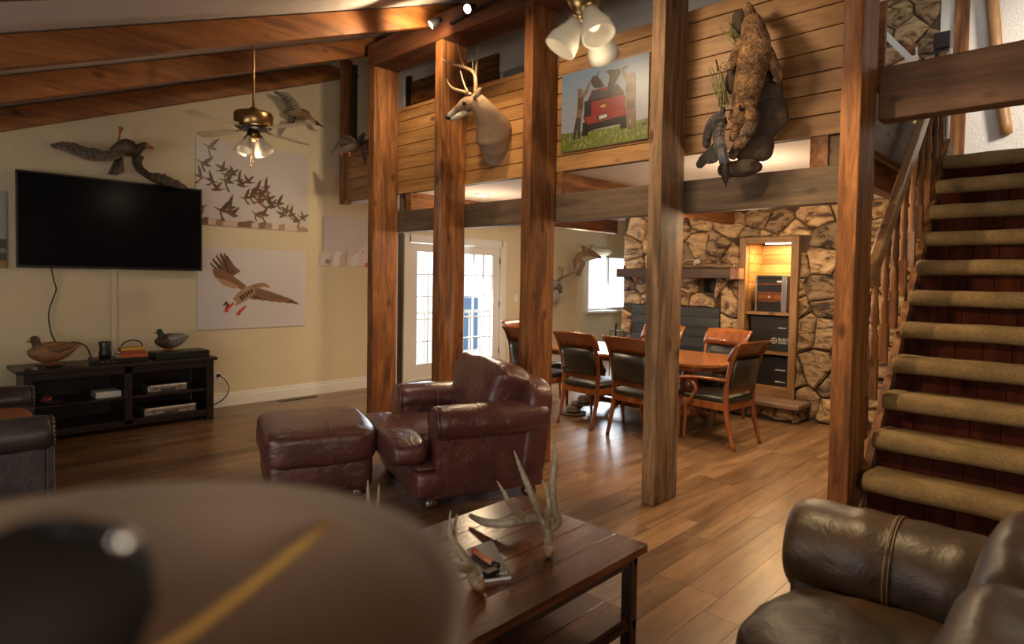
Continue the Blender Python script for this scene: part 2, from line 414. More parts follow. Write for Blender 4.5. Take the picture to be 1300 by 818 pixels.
def struct(o): o['kind'] = 'structure'; return o
def dup(root, loc, rz, label):
    r = root.copy(); COL.objects.link(r); r.location = loc; r.rotation_euler = (0, 0, rz); r['label'] = label
    for ch in list(root.children):
        c = ch.copy(); COL.objects.link(c); c.parent = r
        for g in list(ch.children):
            d = g.copy(); COL.objects.link(d); d.parent = c
    return r
def bx(name, lo, hi, mat, parent=None, bev=0, world=True):
    return MB().box(lo, hi).build(name, mat, parent, world=world, bev=bev)
def wall_panels(mb, fn, u0, u1, v0, v1, holes, d0, d1):
    """a slab with rectangular holes: cells of the grid cut by the hole edges"""
    us = sorted({u0, u1, *[h[0] for h in holes], *[h[1] for h in holes]}); vs = sorted({v0, v1, *[h[2] for h in holes], *[h[3] for h in holes]})
    for i in range(len(us) - 1):
        for j in range(len(vs) - 1):
            cu, cv = (us[i] + us[i + 1]) / 2, (vs[j] + vs[j + 1]) / 2
            if any(h[0] < cu < h[1] and h[2] < cv < h[3] for h in holes): continue
            mb.prism([(us[i], vs[j]), (us[i + 1], vs[j]), (us[i + 1], vs[j + 1]), (us[i], vs[j + 1])], fn, d0, d1)

# ================================================================== SETTING
XW, YB, YS = -7.68, 4.18, 7.65          # tv wall, balcony face, stone wall face
# floor: planks run along Y; the nearest 300 in view are single planks
fl = bx('floor', (-9.0, -2.6, -.08), (3.2, 12.4, -.012), M['floorbase']); struct(fl)
planks = []
ci = 0; x = XW
while x < 2.9:
    off = random.random() * 1.22; y = -.6 - off; ci += 1
    while y < 12.2:
        y1 = y + 1.22
        cx, cyy = x + .09, (y + y1) / 2
        if inframe((cx, max(y, .3), 0), 120) or inframe((cx, cyy, 0), 120) or inframe((cx, y1, 0), 120):
            c = MC @ (Vector((cx, cyy, 0)) - CAMP)
            planks.append((c[2], x, y, y1))
        else: planks.append((1000 + y, x, y, y1))
        y = y1
    x += .18
planks.sort()
pm = []
for k in range(4):
    ln = 1.22
    q = MB().box((.001, .001, -.012), (.179, ln - .001, 0)); me_o = q.build('plank', M['floor'], fl, origin=(0, 0, 0)); me_o.hide_render = False
    pm.append(me_o)
first = True
for i, (d, px_, y0, y1) in enumerate(planks[:300]):
    if i < 4: o = pm[i]
    else:
        o = bpy.data.objects.new('plank', pm[i % 4].data); COL.objects.link(o); o.parent = fl
    o.location = Vector((px_, y0, 0)) - fl.location
rest = MB()
for (d, px_, y0, y1) in planks[300:]: rest.box((px_ + .001, y0 + .001, -.012), (px_ + .179, y1 - .001, 0))
if planks[300:]:
    o = rest.build('far_planks', M['floor'], fl, world=True); o['kind'] = 'stuff'
bare = MB().box((XW, -2.4, -.012), (3.0, -.5, -.001)).build('rear_floorboards', M['floor'], fl, world=True)

# TV wall with the french-door and dining-window openings
DY0, DY1, DZ = 5.70, 7.70, 2.16
mb = MB(); fx = lambda u, v, d: (d, u, v)
wall_panels(mb, fx, -2.4, 9.8, 0, 5.2, [(DY0, DY1, -.1, DZ)], XW - .16, XW)
wl = mb.build('wall_left', M['plaster'], origin=(XW, 4, 0)); struct(wl)
mb = MB(); wall_panels(mb, fx, 9.8, 12.2, 0, 3.2, [(10.22, 11.75, .97, 2.13)], XW - .16, XW + .0)
mb.box((XW, 9.78, 0), (XW + .10, 9.9, 2.24)); mb.box((XW, 9.9, 2.17), (XW + .05, 12.2, 2.24))
struct(mb.build('wall_dining_window', M['plaster'], origin=(XW, 11, 0)))
struct(bx('wall_north', (XW, 12.2, 0), (1.2, 12.35, 3.2), M['plaster']))
# rear walls, behind the camera, with the window openings that let the day in
mb = MB(); fy = lambda u, v, d: (u, d, v)
wall_panels(mb, fy, XW, 3.0, 0, 5.2, [(-5.0, -1.4, .8, 2.5)], -2.6, -2.45)
struct(mb.build('wall_rear', M['plaster'], origin=(-2, -2.5, 0)))
mb = MB(); wall_panels(mb, fx, -2.5, 12.2, 0, 6.2, [(-1.4, .3, .9, 2.6)], 3.0, 3.15)
struct(mb.build('wall_right', M['plaster'], origin=(3, 2, 0)))
# baseboard
bb = MB(); bb.box((XW, -2.4, 0), (XW + .016, DY0 - .12, .165)); bb.box((XW, -2.4, .0), (XW + .024, DY0 - .12, .125)); bb.box((XW, DY1 + .12, 0), (XW + .02, 9.78, .13)); bb.box((XW, 9.9, 0), (XW + .02, 12.2, .13))
struct(bb.build('baseboard_left', M['trim'], bev=.004))
# dark strip on the wall beside the french doors
struct(bx('trim_1', (XW, 5.50, 0), (XW + .045, 5.575, 2.52), M['darkmetalwood']))
struct(bx('trim_2', (XW, 5.42, 0), (XW + .02, 5.50, 2.52), M['trim']))

# french doors
door = thing('door_1', None, None, (XW, (DY0 + DY1) / 2, 0)); struct(door)
f = MB(); T = .09
for (a, b, c, d) in ((DY0 - T, DY0 + .03, 0, DZ + T), (DY1 - .03, DY1 + T, 0, DZ + T), (DY0, DY1, DZ - .03, DZ + T)):
    f.box((XW - .12, a, c), (XW + .03, b, d))
f.box((XW - .1, DY0, 0), (XW + .01, DY1, .03))
f.build('door_frame', M['trim'], door, world=True, bev=.004)
dm = (DY0 + DY1) / 2
for (a, b, hs_) in ((DY0 + .035, dm - .004, 0), (dm + .004, DY1 - .035, 1)):
    lf = MB(); st = .115; z0, z1 = .03, DZ - .035; g0, g1, gz0, gz1 = a + .15, b - .15, .26, z1 - .13
    for q in ((a, g0, z0, z1), (g1, b, z0, z1), (g0, g1, z0, gz0), (g0, g1, gz1, z1)): lf.box((XW - .06, q[0], q[2]), (XW - .015, q[1], q[3]))
    leaf = lf.build('door_leaf', M['trim'], door, world=True)
    nx, nz = 3, 5; pw, ph = (g1 - g0) / nx, (gz1 - gz0) / nz
    mu = MB()
    for i in range(1, nx): mu.box((XW - .055, g0 + i * pw - .009, gz0), (XW - .02, g0 + i * pw + .009, gz1))
    for j in range(1, nz): mu.box((XW - .054, g0, gz0 + j * ph - .009), (XW - .021, g1, gz0 + j * ph + .009))
    mu.build('muntins', M['trim'], leaf, world=True)
    for i in range(nx):
        for j in range(nz):
            MB().box((XW - .041, g0 + i * pw + .008, gz0 + j * ph + .008), (XW - .037, g0 + (i + 1) * pw - .008, gz0 + (j + 1) * ph - .008)).build('pane', M['glassdoor'], leaf, world=True)
    hy = a if not hs_ else b
    for hz in (.3, 1.1, 1.85): MB().tube([(XW - .008, hy, hz), (XW - .008, hy, hz + .11)], [.012], 8).build('hinge', M['brass'], leaf, world=True)
    MB().lathe([(.0, 0), (.025, 0), (.025, .01), (.012, .02), (.012, .045), (.03, .055), (.03, .075), (0, .085)], (XW - .015, (b - .06) if not hs_ else (a + .06), 1.0), 14, (1, 0, 0)).build('door_knob', M['brass'], leaf, world=True)
# dining window
wn = thing('window_1', None, None, (XW, 11, 1.5)); struct(wn)
f = MB(); a, b, c, d = 10.22, 11.75, .97, 2.13
for q in ((a, a + .05, c, d), (b - .05, b, c, d), (a, b, c, c + .05), (a, b, d - .05, d), ((a + b) / 2 - .02, (a + b) / 2 + .02, c, d)): f.box((XW - .11, q[0], q[2]), (XW - .06, q[1], q[3]))
f.build('window_frame', M['trim'], wn, world=True)
bx('window_sill', (XW - .1, a - .05, c - .045), (XW + .05, b + .05, c), M['trim'], wn, .004)
for q in ((a + .05, (a + b) / 2 - .02), ((a + b) / 2 + .02, b - .05)): bx('pane', (XW - .088, q[0], c + .05), (XW - .084, q[1], d - .05), M['glassdoor'], wn)
# outside: pale ground, a blue bin and a low rail seen through the doors
gr = bx('ground', (-40, -10, -.35), (XW - .2, 40, -.25), plain('pale_paving', (.75, .74, .70), .8)); struct(gr)
o = bx('patio_bin', (-12.6, 10.5, -.25), (-12.0, 11.2, 1.1), plain('blue_bin_plastic', (.10, .20, .36), .5), bev=.03); tag(o, 'blue bin on the patio seen through the right french door', 'bin')
m_ = MB().box((-12.1, 8.6, .55), (-12.05, 8.95, 1.0)); m_.box((-12.1, 8.6, .15), (-11.7, 8.95, .2))
for q in ((-12.1, 8.6), (-12.1, 8.92), (-11.73, 8.6), (-11.73, 8.92)): m_.box((q[0], q[1], -.25), (q[0] + .03, q[1] + .03, .56 if q[0] < -12 else .15))
o = m_.build('patio_chair', plain('blue_chair_plastic', (.10, .20, .36), .5)); tag(o, 'blue chair back seen through the left french door', 'chair')
o = MB()
for i in range(12): o.box((-11.4, 7.5 + i * .35, -.25), (-11.36, 7.54 + i * .35, .75))
o.box((-11.42, 7.4, .75), (-11.34, 11.6, .82)); o = o.build('patio_rail', M['trim']); tag(o, 'white patio railing outside the french doors', 'railing')

# ceiling of the living room (slope), loft ceiling, low ceiling over the dining room
KR = .375
def zb(y): return 2.93 + KR * (y - .91)
mb = MB(); fr = lambda u, v, d: (d, u, v)
y0, y1 = -2.5, 4.25
mb.prism([(y0, zb(y0) + .21), (y1, zb(y1) + .21), (y1, zb(y1) + .33), (y0, zb(y0) + .33)], fr, XW - .1, 3.1)
struct(mb.build('ceiling', M['ceil'], origin=(-2, 1, 2.5)))
mb = MB(); mb.prism([(y1, zb(y1) + .21), (5.12, zb(y1) + .15), (5.12, zb(y1) + .27), (y1, zb(y1) + .33)], fr, XW - .1, -1.12)
struct(mb.build('ceiling_loft', M['ceil'], origin=(-4, 6, 4)))
mb = MB(); mb.prism([(y1, 5.6), (12.2, 5.6), (12.2, 5.75), (y1, 5.75)], fr, XW - .1, 3.1)
struct(mb.build('ceiling_stairwell', M['white_plaster'], origin=(1, 8, 5)))
struct(bx('ceiling_dining', (-6.98, YB + .03, 2.535), (-1.235, 8.2, 2.70), M['ceil']))
struct(bx('ceiling_dining_side', (XW, 5.3, 2.535), (-6.98, 8.2, 2.70), M['ceil']))
struct(bx('ceiling_alcove', (XW, 8.0, 3.15), (-1.2, 12.3, 3.25), M['plaster']))
o = bx('stairwell_rim', (-1.23, YB + .16, 2.50), (-1.175, 7.6, 2.88), M['greybeamY'], bev=.004); tag(o, 'weathered rim board along the stairwell edge of the loft floor, behind the handrail', 'beam')
# rafters
for i, (xr, hgt, lab) in enumerate(((-3.42, .2, 'stained rafter nearest the camera, at the very top edge'), (-4.86, .2, 'broad stained rafter, upper of the two in full view over the tv wall'), (-6.12, .2, 'second stained rafter, just above the tv-wall rafter'), (-7.60, .21, 'dark red rafter lying flat against the tv wall'))):
    mb = MB(); ww = .09 if i < 3 else .075
    mb.prism([(-2.4, zb(-2.4)), (4.17, zb(4.17)), (4.17, zb(4.17) + hgt), (-2.4, zb(-2.4) + hgt)], fr, xr - ww / 2, xr + ww / 2)
    if i == 3: mb = MB(); mb.prism([(-2.4, zb(-2.4) - .02), (4.9, zb(4.9) - .02), (4.9, zb(4.9) + .19), (-2.4, zb(-2.4) + .19)], fr, xr - ww / 2, xr + ww / 2)
    tag(mb.build('ceiling_rafter', M['rafter'], bev=.006), lab, 'rafter', 'rafters of the sloped ceiling')

# posts: narrow face to the room, deep side; beams behind them
M['oldtimber'] = wood('rough_timber_aged', (.075, .040, .022), (.20, .115, .062), (.38, .235, .13), 'Z', .65, 1.3, pervar=0, bstr=.9, sc=1.5, spec=.3)
POST = [(-5.93, 'leftmost of the rough timber posts'), (-4.79, 'rough timber post left of the deer head, behind the armchair'), (-3.62, 'rough timber post right of the deer head'), (-2.39, 'rough timber post right of the truck print, standing free on the floor'), (-1.150, 'rough timber post at the foot of the staircase')]
PW = .105
for i, (x, lab) in enumerate(POST):
    top = 3.88 if i < 2 else 4.15
    mb = MB(); n = 8
    # slightly irregular sawn faces
    rings = []
    for k in range(n + 1):
        z = top * k / n; j = lambda: random.uniform(-.003, .003)
        rings.append([Vector((x + j(), 3.85 + j(), z)), Vector((x + PW + j(), 3.85 + j(), z)), Vector((x + PW + j(), 4.17, z)), Vector((x + j(), 4.17, z))])
    mb.loft(rings, smooth=False)
    o = mb.build('timber_post', M['timberZ'] if i != 3 else M['oldtimber'], bev=.008); tag(o, lab, 'post', 'row of rough timber posts under the loft edge')
    if i == 3:
        pass
o = bx('plate_beam', (-5.96, 3.85, 3.885), (.8, 4.17, 4.13), wood('plate_beam_wood', (.05, .016, .007), (.12, .038, .014), (.2, .075, .028), 'X', .6, 1., pervar=0), bev=.008)
tag(o, 'dark timber beam lying across the tops of the left posts', 'beam')
o = bx('loft_beam', (-5.94, YB, 2.105), (-1.07, YB + .10, 2.34), M['greybeam'], bev=.006); tag(o, 'weathered grey-brown beam running behind the posts under the loft', 'beam')
for (xa, xb, ye, lab) in ((-5.70, -5.60, 8.17, 'ceiling joist over the dining room, left, near the deer heads'), (-3.56, -3.46, 7.62, 'ceiling joist over the dining room meeting the stone wall'), (-1.42, -1.31, 7.62, 'ceiling joist at the stair end of the loft beam')):
    o = bx('ceiling_joist', (xa, YB + .005, 2.335), (xb, ye, 2.54), M['timberY'], bev=.005); tag(o, lab, 'joist', 'joists resting on the loft beam')
o = bx('joist_block', (-1.31, YB + .02, 2.34), (-1.15, YB + .15, 2.54), M['greybeamY'], bev=.004); tag(o, 'short grey block beside the stair-end joist, on the loft beam', 'block')
o = bx('post_bracket', (-5.83, YB + .02, 2.34), (-5.775, YB + .12, 2.53), M['greybeamY']); tag(o, 'small grey block on the loft beam beside the leftmost post', 'block')
o = bx('stair_beam', (-1.04, YB, 2.575), (1.2, YB + .14, 2.885), M['stairbeam'], bev=.008); tag(o, 'wide brown beam crossing in front of the staircase', 'beam')

# balcony wall of pine boards
bw = thing('wall_balcony', None, None, (-4, YB, 2.53)); struct(bw)
nrow = 7; rh = (3.47 - 2.53) / nrow
for r in range(nrow):
    z0 = 2.53 + r * rh
    xs = [-6.93, (-4.74, -3.57)[r % 2]]
    xs.append(-1.145)
    for a, b in zip(xs[:-1], xs[1:]):
        dz = random.uniform(0, .003)
        if r >= 5 and b <= -6.3 + .5 and a < -6.3: pass
        a2 = max(a, -6.38) if r >= 5 else a
        if b <= a2: continue
        MB().box((a2 + .0015, YB - dz, z0 + .003), (b - .0015, YB + .03, z0 + rh - .003)).build('board', M['pineX'], bw, world=True, bev=.003)
MB().box((-6.93, YB + .015, 2.53), (-1.15, YB + .05, 2.53 + 4.9 * rh)).build('backing', M['mortar'], bw, world=True)
MB().box((-6.38, YB + .015, 2.53), (-1.15, YB + .045, 3.46)).build('backing', M['mortar'], bw, world=True)
MB().box((-3.5, YB - .012, 3.47), (-1.15, YB + .07, 3.56)).build('cap_board', M['pineX'], bw, world=True, bev=.005)
MB().box((-6.38, YB - .012, 3.44), (-3.5, YB + .07, 3.48)).build('cap_board', M['pineX'], bw, world=True, bev=.005)
MB().box((-6.93, YB - .012, 3.19), (-6.38, YB + .07, 3.235)).build('cap_board', M['timberX'], bw, world=True, bev=.005)
o = bx('loft_corner_post', (-7.01, YB - .05, 2.5), (-6.91, YB + .07, 4.28), M['timberZ'], bev=.006); tag(o, 'slim dark post at the left end of the loft balcony, beside the tv wall', 'post')
o = bx('loft_upright', (-6.86, YB + .02, 3.235), (-6.80, YB + .07, 4.2), M['darkmetalwood']); tag(o, 'second dark upright just right of the slim loft post', 'upright')
# loft interior
lf_ = thing('wall_loft', None, None, (-5, 5.05, 2.7)); struct(lf_)
for r in range(10):
    z0 = 2.72 + r * .145
    a = -6.75
    for b in (-5.9 + random.uniform(-.3, .3), -5.12):
        MB().box((a + .0015, 5.02, z0 + .003), (b - .0015, 5.06, z0 + .142)).build('board', M['timberX'], lf_, world=True); a = b
MB().box((XW, 5.06, 2.7), (-5.1, 5.1, 4.5)).build('backing', M['white_plaster'], lf_, world=True)
MB().box((-4.35, 5.05, 2.7), (-1.24, 5.1, 4.6)).build('plaster_panel', M['white_plaster'], lf_, world=True)
MB().box((-2.4, 5.0, 2.7), (-1.215, 5.045, 3.6)).build('rail_board', M['timberX'], lf_, world=True)
MB().box((-5.12, 5.05, 3.95), (-4.35, 5.1, 4.6)).build('plaster_panel', M['white_plaster'], lf_, world=True)
MB().box((XW, 7.6, 2.72), (-2.3, 7.65, 5.6)).build('dark_room_wall', M['mortar'], lf_, world=True)
MB().box((-6.83, 5.0, 2.7), (-6.76, 5.05, 4.25)).build('door_trim', M['black'], lf_, world=True)
MB().box((-6.90, 5.0, 2.7), (-6.85, 5.05, 4.25)).build('door_trim', M['trim'], lf_, world=True)

# ------------------------------------------------------------------ stone wall
def clip(poly, a, b, c):       # keep a*x+b*y<=c
    out = []
    for i in range(len(poly)):
        p, q = poly[i], poly[(i + 1) % len(poly)]
        dp, dq = a * p[0] + b * p[1] - c, a * q[0] + b * q[1] - c
        if dp <= 0: out.append(p)
        if (dp < 0 < dq) or (dq < 0 < dp):
            t = dp / (dp - dq); out.append((p[0] + (q[0] - p[0]) * t, p[1] + (q[1] - p[1]) * t))
    return out
def area(p): return abs(sum(p[i][0] * p[(i + 1) % len(p)][1] - p[(i + 1) % len(p)][0] * p[i][1] for i in range(len(p)))) / 2 if len(p) > 2 else 0
def stones(parent, u0, u1, v0, v1, holes, fn, sz=.27, seed=3, asp=.8, minv=None):
    rnd = random.Random(seed); pts = []
    nu, nv = max(1, round((u1 - u0) / sz)), max(1, round((v1 - v0) / (sz * asp)))
    for j in range(-1, nv + 1):
        for i in range(-1, nu + 1):
            pts.append((u0 + (i + .5 + .5 * (j % 2) + rnd.uniform(-.42, .42)) * (u1 - u0) / nu, v0 + (j + .5 + rnd.uniform(-.38, .38)) * (v1 - v0) / nv))
    for p in pts:
        if not (u0 - .05 < p[0] < u1 + .05 and v0 - .05 < p[1] < v1 + .05): continue
        poly = [(u0, v0), (u1, v0), (u1, v1), (u0, v1)]
        for q in pts:
            if q is p or abs(q[0] - p[0]) > 4 * sz or abs(q[1] - p[1]) > 4 * sz: continue
            a, b = q[0] - p[0], q[1] - p[1]; poly = clip(poly, a, b, (q[0] ** 2 + q[1] ** 2 - p[0] ** 2 - p[1] ** 2) / 2)
            if len(poly) < 3: break
        for (h0, h1, k0, k1) in holes:
            if len(poly) < 3: break
            us = [q[0] for q in poly]; vs = [q[1] for q in poly]
            if max(us) <= h0 or min(us) >= h1 or max(vs) <= k0 or min(vs) >= k1: continue
            c = [clip(poly, 1, 0, h0), clip(poly, -1, 0, -h1), clip(poly, 0, 1, k0), clip(poly, 0, -1, -k1)]
            poly = max(c, key=area)
        if area(poly) < .0035: continue
        cx, cy_ = sum(q[0] for q in poly) / len(poly), sum(q[1] for q in poly) / len(poly)
        ring = []
        for i in range(len(poly)):
            a, b = poly[i], poly[(i + 1) % len(poly)]
            L = math.hypot(b[0] - a[0], b[1] - a[1]); k = max(1, min(4, int(L / .07)))
            for t in range(k): ring.append((a[0] + (b[0] - a[0]) * t / k, a[1] + (b[1] - a[1]) * t / k))
        g = .005
        def ins(q, d, jit=0):
            L = math.hypot(q[0] - cx, q[1] - cy_) + 1e-6; s_ = max(.1, 1 - d / L) ; return (cx + (q[0] - cx) * s_ + rnd.uniform(-jit, jit), cy_ + (q[1] - cy_) * s_ + rnd.uniform(-jit, jit))
        dep = rnd.uniform(.03, .075); tu, tv = rnd.uniform(-.1, .1), rnd.uniform(-.12, .12)
        r0 = [ins(q, g) for q in ring]; r1 = [ins(q, g + .006, .004) for q in ring]; r2 = [ins(q, g + .03, .008) for q in ring]
        n = len(ring); m_ = MB(); dd = lambda q, d: d + (q[0] - cx) * tu + (q[1] - cy_) * tv
        vs = [fn(q[0], q[1], -.02) for q in r0] + [fn(q[0], q[1], dd(q, dep * .6)) for q in r1] + [fn(q[0], q[1], dd(q, dep + rnd.uniform(-.01, .01))) for q in r2] + [fn(cx, cy_, dep + rnd.uniform(-.008, .015))]
        fs = []
        for L in (0, 1):
            for i in range(n): fs.append((L * n + i, L * n + (i + 1) % n, (L + 1) * n + (i + 1) % n, (L + 1) * n + i))
        for i in range(n): fs.append((2 * n + i, 2 * n + (i + 1) % n, 3 * n))
        m_.add(vs, fs); m_.build('stone', M['stone'], parent, world=True)
sw = thing('wall_stone', None, None, (-3, YS, 0)); struct(sw)
CAB = (-3.37, -2.66, .22, 2.16)
mb = MB(); wall_panels(mb, fy, -5.12, .6, 0, 2.535, [(-3.33, -2.70, .27, 2.12), (-3.88, -3.70, 1.46, 1.66)], YS + .01, YS + .45)
mb.build('mortar_bed', M['mortar'], sw, world=True)
stones(sw, -5.12, -.2, 0, 2.535, [CAB, (-4.96, -3.62, .35, 1.27), (-3.88, -3.70, 1.46, 1.66)], lambda u, v, d: (u, YS - d + .01, v), .36, 5)
bx('firebox_cleanout', (-3.90, YS + .12, 1.44), (-3.68, YS + .3, 1.68), M['black'], sw)
# chimney seen above the loft floor
su = thing('wall_chimney', None, None, (-1.6, YS, 2.7)); struct(su)
MB().box((-3.0, YS + .01, 2.7), (-1.36, YS + .4, 5.6)).build('mortar_bed', M['mortar'], su, world=True)
stones(su, -2.3, -1.36, 3.2, 5.2, [], lambda u, v, d: (u, YS - d + .01, v), .26, 11)
# upstairs wall behind the stairs
wu = MB(); wu.box((-1.36, YS, 2.7), (-1.24, YS + .1, 5.6)); o = wu.build('wall_upstairs_strip', M['white_plaster']); struct(o)
struct(bx('trim_3', (-1.24, YS - .03, 2.7), (-1.12, YS + .1, 5.6), M['timberZ']))
struct(bx('wall_upstairs', (-1.12, YS + .02, 2.2), (3.0, YS + .15, 5.6), M['white_plaster']))
o = MB().tube([on('Y', YS - .03, 1256, -40), on('Y', YS - .03, 1263, 40), on('Y', YS - .03, 1268, 100), on('Y', YS - .03, 1278, 170)], [.055, .055, .05, .05], 10, sub=4).build('curved_log', M['pineZ'])
tag(o, 'peeled curved log standing against the upstairs wall', 'log')

# french-door side cleaned: register in the floor, outlet, switch
reg = bx('floor_register', (-7.60, 3.62, 0), (-7.50, 4.12, .006), M['darkmetal']); tag(reg, 'narrow metal floor register below the goose print', 'vent')
for k in range(14): bx('slat', (-7.595, 3.64 + k * .034, .006), (-7.505, 3.648 + k * .034, .009), M['brass'], reg)

# ================================================================== STAIRS
st = thing('staircase', 'carpeted open staircase with turned balusters climbing at the right', 'staircase', (-.3, 5.0, 0))
RUN, RISE, SX0, SX1 = .1895, .2094, -1.0, .55
for k in range(13):
    yn, zc = 3.948 + RUN * (k - 2), .47 + RISE * (k - 2)
    dep = .27 if k < 12 else 1.6
    h = .052
    prof = [(yn + .02, zc + h), (yn - .005, zc + h * .8), (yn - .022, zc + .02), (yn - .025, zc - .015), (yn - .015, zc - .042), (yn + .015, zc - h), (yn + dep, zc - h), (yn + dep, zc + h * .95), (yn + dep * .5, zc + h)]
    rings = []
    for i, xx in enumerate([SX0, SX0 + .008, SX0 + .03] + [SX0 + .03 + (SX1 - SX0 - .03) * t / 12 for t in range(1, 13)]):
        s_ = (.72, .92, 1)[i] if i < 3 else 1
        rings.append([Vector((xx, (y - yn - .1) * (s_ if y < yn + .05 else 1) + yn + .1 + random.uniform(-.002, .002), (z - zc) * s_ + zc + random.uniform(-.003, .003))) for y, z in prof])
    MB().loft(rings).build('tread', M['carpet'], st, world=True)
    if k < 12:
        for i in range(11):
            a = SX0 + .02 + i * .14
            if a > SX1 - .02: break
            MB().box((a + .002, yn + .235, zc + h - .02), (a + .138, yn + .25, zc + RISE - h + .02)).build('riser_board', M['redboard'], st, world=True)
        MB().box((SX0 + .01, yn + .25, zc), (SX1, yn + .262, zc + RISE)).build('riser_back', M['mortar'], st, world=True)
def sy(z): return 3.948 + (z - .47) / RISE * RUN
for xs, nm in ((-1.043, 'stringer'), (SX1, 'stringer')):
    mb = MB(); z0, z1 = -.02, 2.75
    mb.prism([(sy(z0) + .17, max(0, z0)), (sy(z0) + .50, 0), (sy(z1) + .44, z1 - .1), (sy(z1) + .25, z1 + .06), (sy(z1) + .17, z1 + .06)], lambda u, v, d: (d, u, v), xs, xs + .043)
    mb.build(nm, M['timberY'], st, world=True)
def zr(y): return 1.70 + .946 * (y - 4.30)
MB().bar((-1.065, 4.20, zr(4.20)), (-1.065, 6.2, zr(6.2)), .06, .095).build('handrail', wood('handrail_wood', (.16, .075, .028), (.30, .16, .065), (.42, .24, .10), 'Y', .4, 1, pervar=0), st, world=True, bev=.012)
bp = [(.019, 0), (.019, .10), (.019, .14), (.012, .15), (.017, .165), (.012, .18), (.017, .20), (.020, .24), (.016, .30), (.012, .36), (.016, .40), (.012, .42), (.018, .44), (.018, .55)]
for k in range(-1, 9):
    yb = 4.353 + .222 * k + (.03 if k < 0 else 0); zt = .936 + .212 * k
    H_ = zr(yb) - .03 - zt
    if H_ < .2: continue
    m_ = MB(); m_.box((-1.082, yb - .024, zt - .05), (-1.034, yb + .024, zt + H_ * .26))
    m_.lathe([(r * 1.25, z / .55 * H_ * .74) for r, z in bp], (-1.058, yb, zt + H_ * .26), 10)
    m_.build('baluster', M['timberZ'], st, world=True)
m_ = MB().box((-1.16, 6.32, 2.7), (-1.06, 6.42, 3.60)); m_.box((-1.17, 6.31, 3.60), (-1.05, 6.43, 3.74)); m_.build('newel_post', M['darkmetalwood'], st, world=True, bev=.008)
MB().box((-1.058, 6.34, 2.75), (-1.045, 6.41, 3.60)).build('newel_lit_edge', M['trim'], st, world=True)  # white strip stands for the newel edge catching the light
MB().bar(on('Y', 6.6, 1118, 38), on('Y', 6.6, 1165, 84), .03, .05).build('brace', M['trim'], st, world=True)
MB().bar(on('Y', 6.7, 1150, 66), on('Y', 6.7, 1166, 62), .03, .09).build('rail_panel', M['timberX'], st, world=True)
MB().bar(on('Y', 6.69, 1164, 60), on('Y', 6.69, 1164, 90), .015, .02, (0, 1, 0)).build('rail_edge', M['trim'], st, world=True)

# ================================================================== LIVING ROOM WALL
tv = thing('television', 'large black flat television mounted on the cream wall', 'television', (-7.6, 1.85, 2.1))
bx('screen', (-7.562, 1.02, 1.655), (-7.552, 2.675, 2.55), M['screen'], tv)
mb = MB(); wall_panels(mb, fx, 1.005, 2.69, 1.63, 2.565, [(1.02, 2.675, 1.655, 2.55)], -7.575, -7.545); mb.box((-7.60, 1.02, 1.65), (-7.565, 2.675, 2.55)); mb.build('bezel', M['black'], tv, world=True)
bx('wall_bracket', (-7.68, 1.5, 1.9), (-7.6, 2.2, 2.3), M['darkmetal'], tv)
bx('status_light', (-7.56, 1.80, 1.62), (-7.545, 1.87, 1.632), M['silver'], tv)
o = bx('cord_cover', (-7.68, 1.815, .69), (-7.655, 1.865, 1.66), plain('cream_plastic', (.60, .53, .40), .45), bev=.004); tag(o, 'cream cord cover running down the wall below the television', 'cord cover')
o = MB().tube([(-7.62, 1.29, 1.63), (-7.62, 1.31, 1.5), (-7.63, 1.33, 1.42), (-7.63, 1.30, 1.32), (-7.63, 1.27, 1.2), (-7.63, 1.27, 1.08), (-7.6, 1.29, .95), (-7.5, 1.34, .86), (-7.42, 1.42, .9), (-7.38, 1.52, .86), (-7.36, 1.56, .76), (-7.36, 1.56, .72)], [.007], 6, sub=4).build('hanging_cord', M['black']); tag(o, 'black cord hanging from the television behind the hen decoy', 'cord')
ot = thing('wall_outlet', 'cream wall outlet with a plug beside the media console', 'outlet', (XW, 2.91, .36))
bx('cover_plate', (XW, 2.875, .30), (XW + .008, 2.955, .42), M['trim'], ot, .002); bx('plug', (XW + .008, 2.90, .37), (XW + .045, 2.935, .405), M['black'], ot)
o = MB().tube([(XW + .04, 2.92, .385), (XW + .06, 2.98, .33), (XW + .05, 3.03, .22), (XW + .04, 2.97, .10), (XW + .03, 2.80, .02)], [.006], 6, sub=5).build('console_cord', M['black']); tag(o, 'black cord looping from the wall outlet to the floor', 'cord')

INK = 1.0
def poly3(mb, pts, fn, col, d=0.0):
    n = len(pts); mb.add([fn(u, v, d) for u, v in pts], [tuple(range(n))], [tuple(c * INK for c in col)] * n)
def flat_print(name, label, y0, y1, z0, z1, draw, bg, axis='X', face=XW, th=.02, cat='print'):
    """a flat wall print: board plus a thin sheet of ink shapes (u right, v up, 0..1)"""
    if axis == 'X': fn = lambda u, v, d: Vector((face + th + .0006 + d, y0 + u * (y1 - y0), z0 + v * (z1 - z0))); c = (face, (y0 + y1) / 2, z0); lo, hi = (face, y0, z0), (face + th, y1, z1)
    else: fn = lambda u, v, d: Vector((y0 + u * (y1 - y0), face - th - .0006 - d, z0 + v * (z1 - z0))); c = ((y0 + y1) / 2, face, z0); lo, hi = (y0, face - th, z0), (y1, face, z1)
    t = thing(name, label, cat, c)
    bx('board', lo, hi, plain(name + '_board', bg, .45), t)
    mb = MB(); draw(mb, fn); mb.build('printed_picture', M['paint'], t, world=True, fix=False)
    return t
ASP = lambda: None
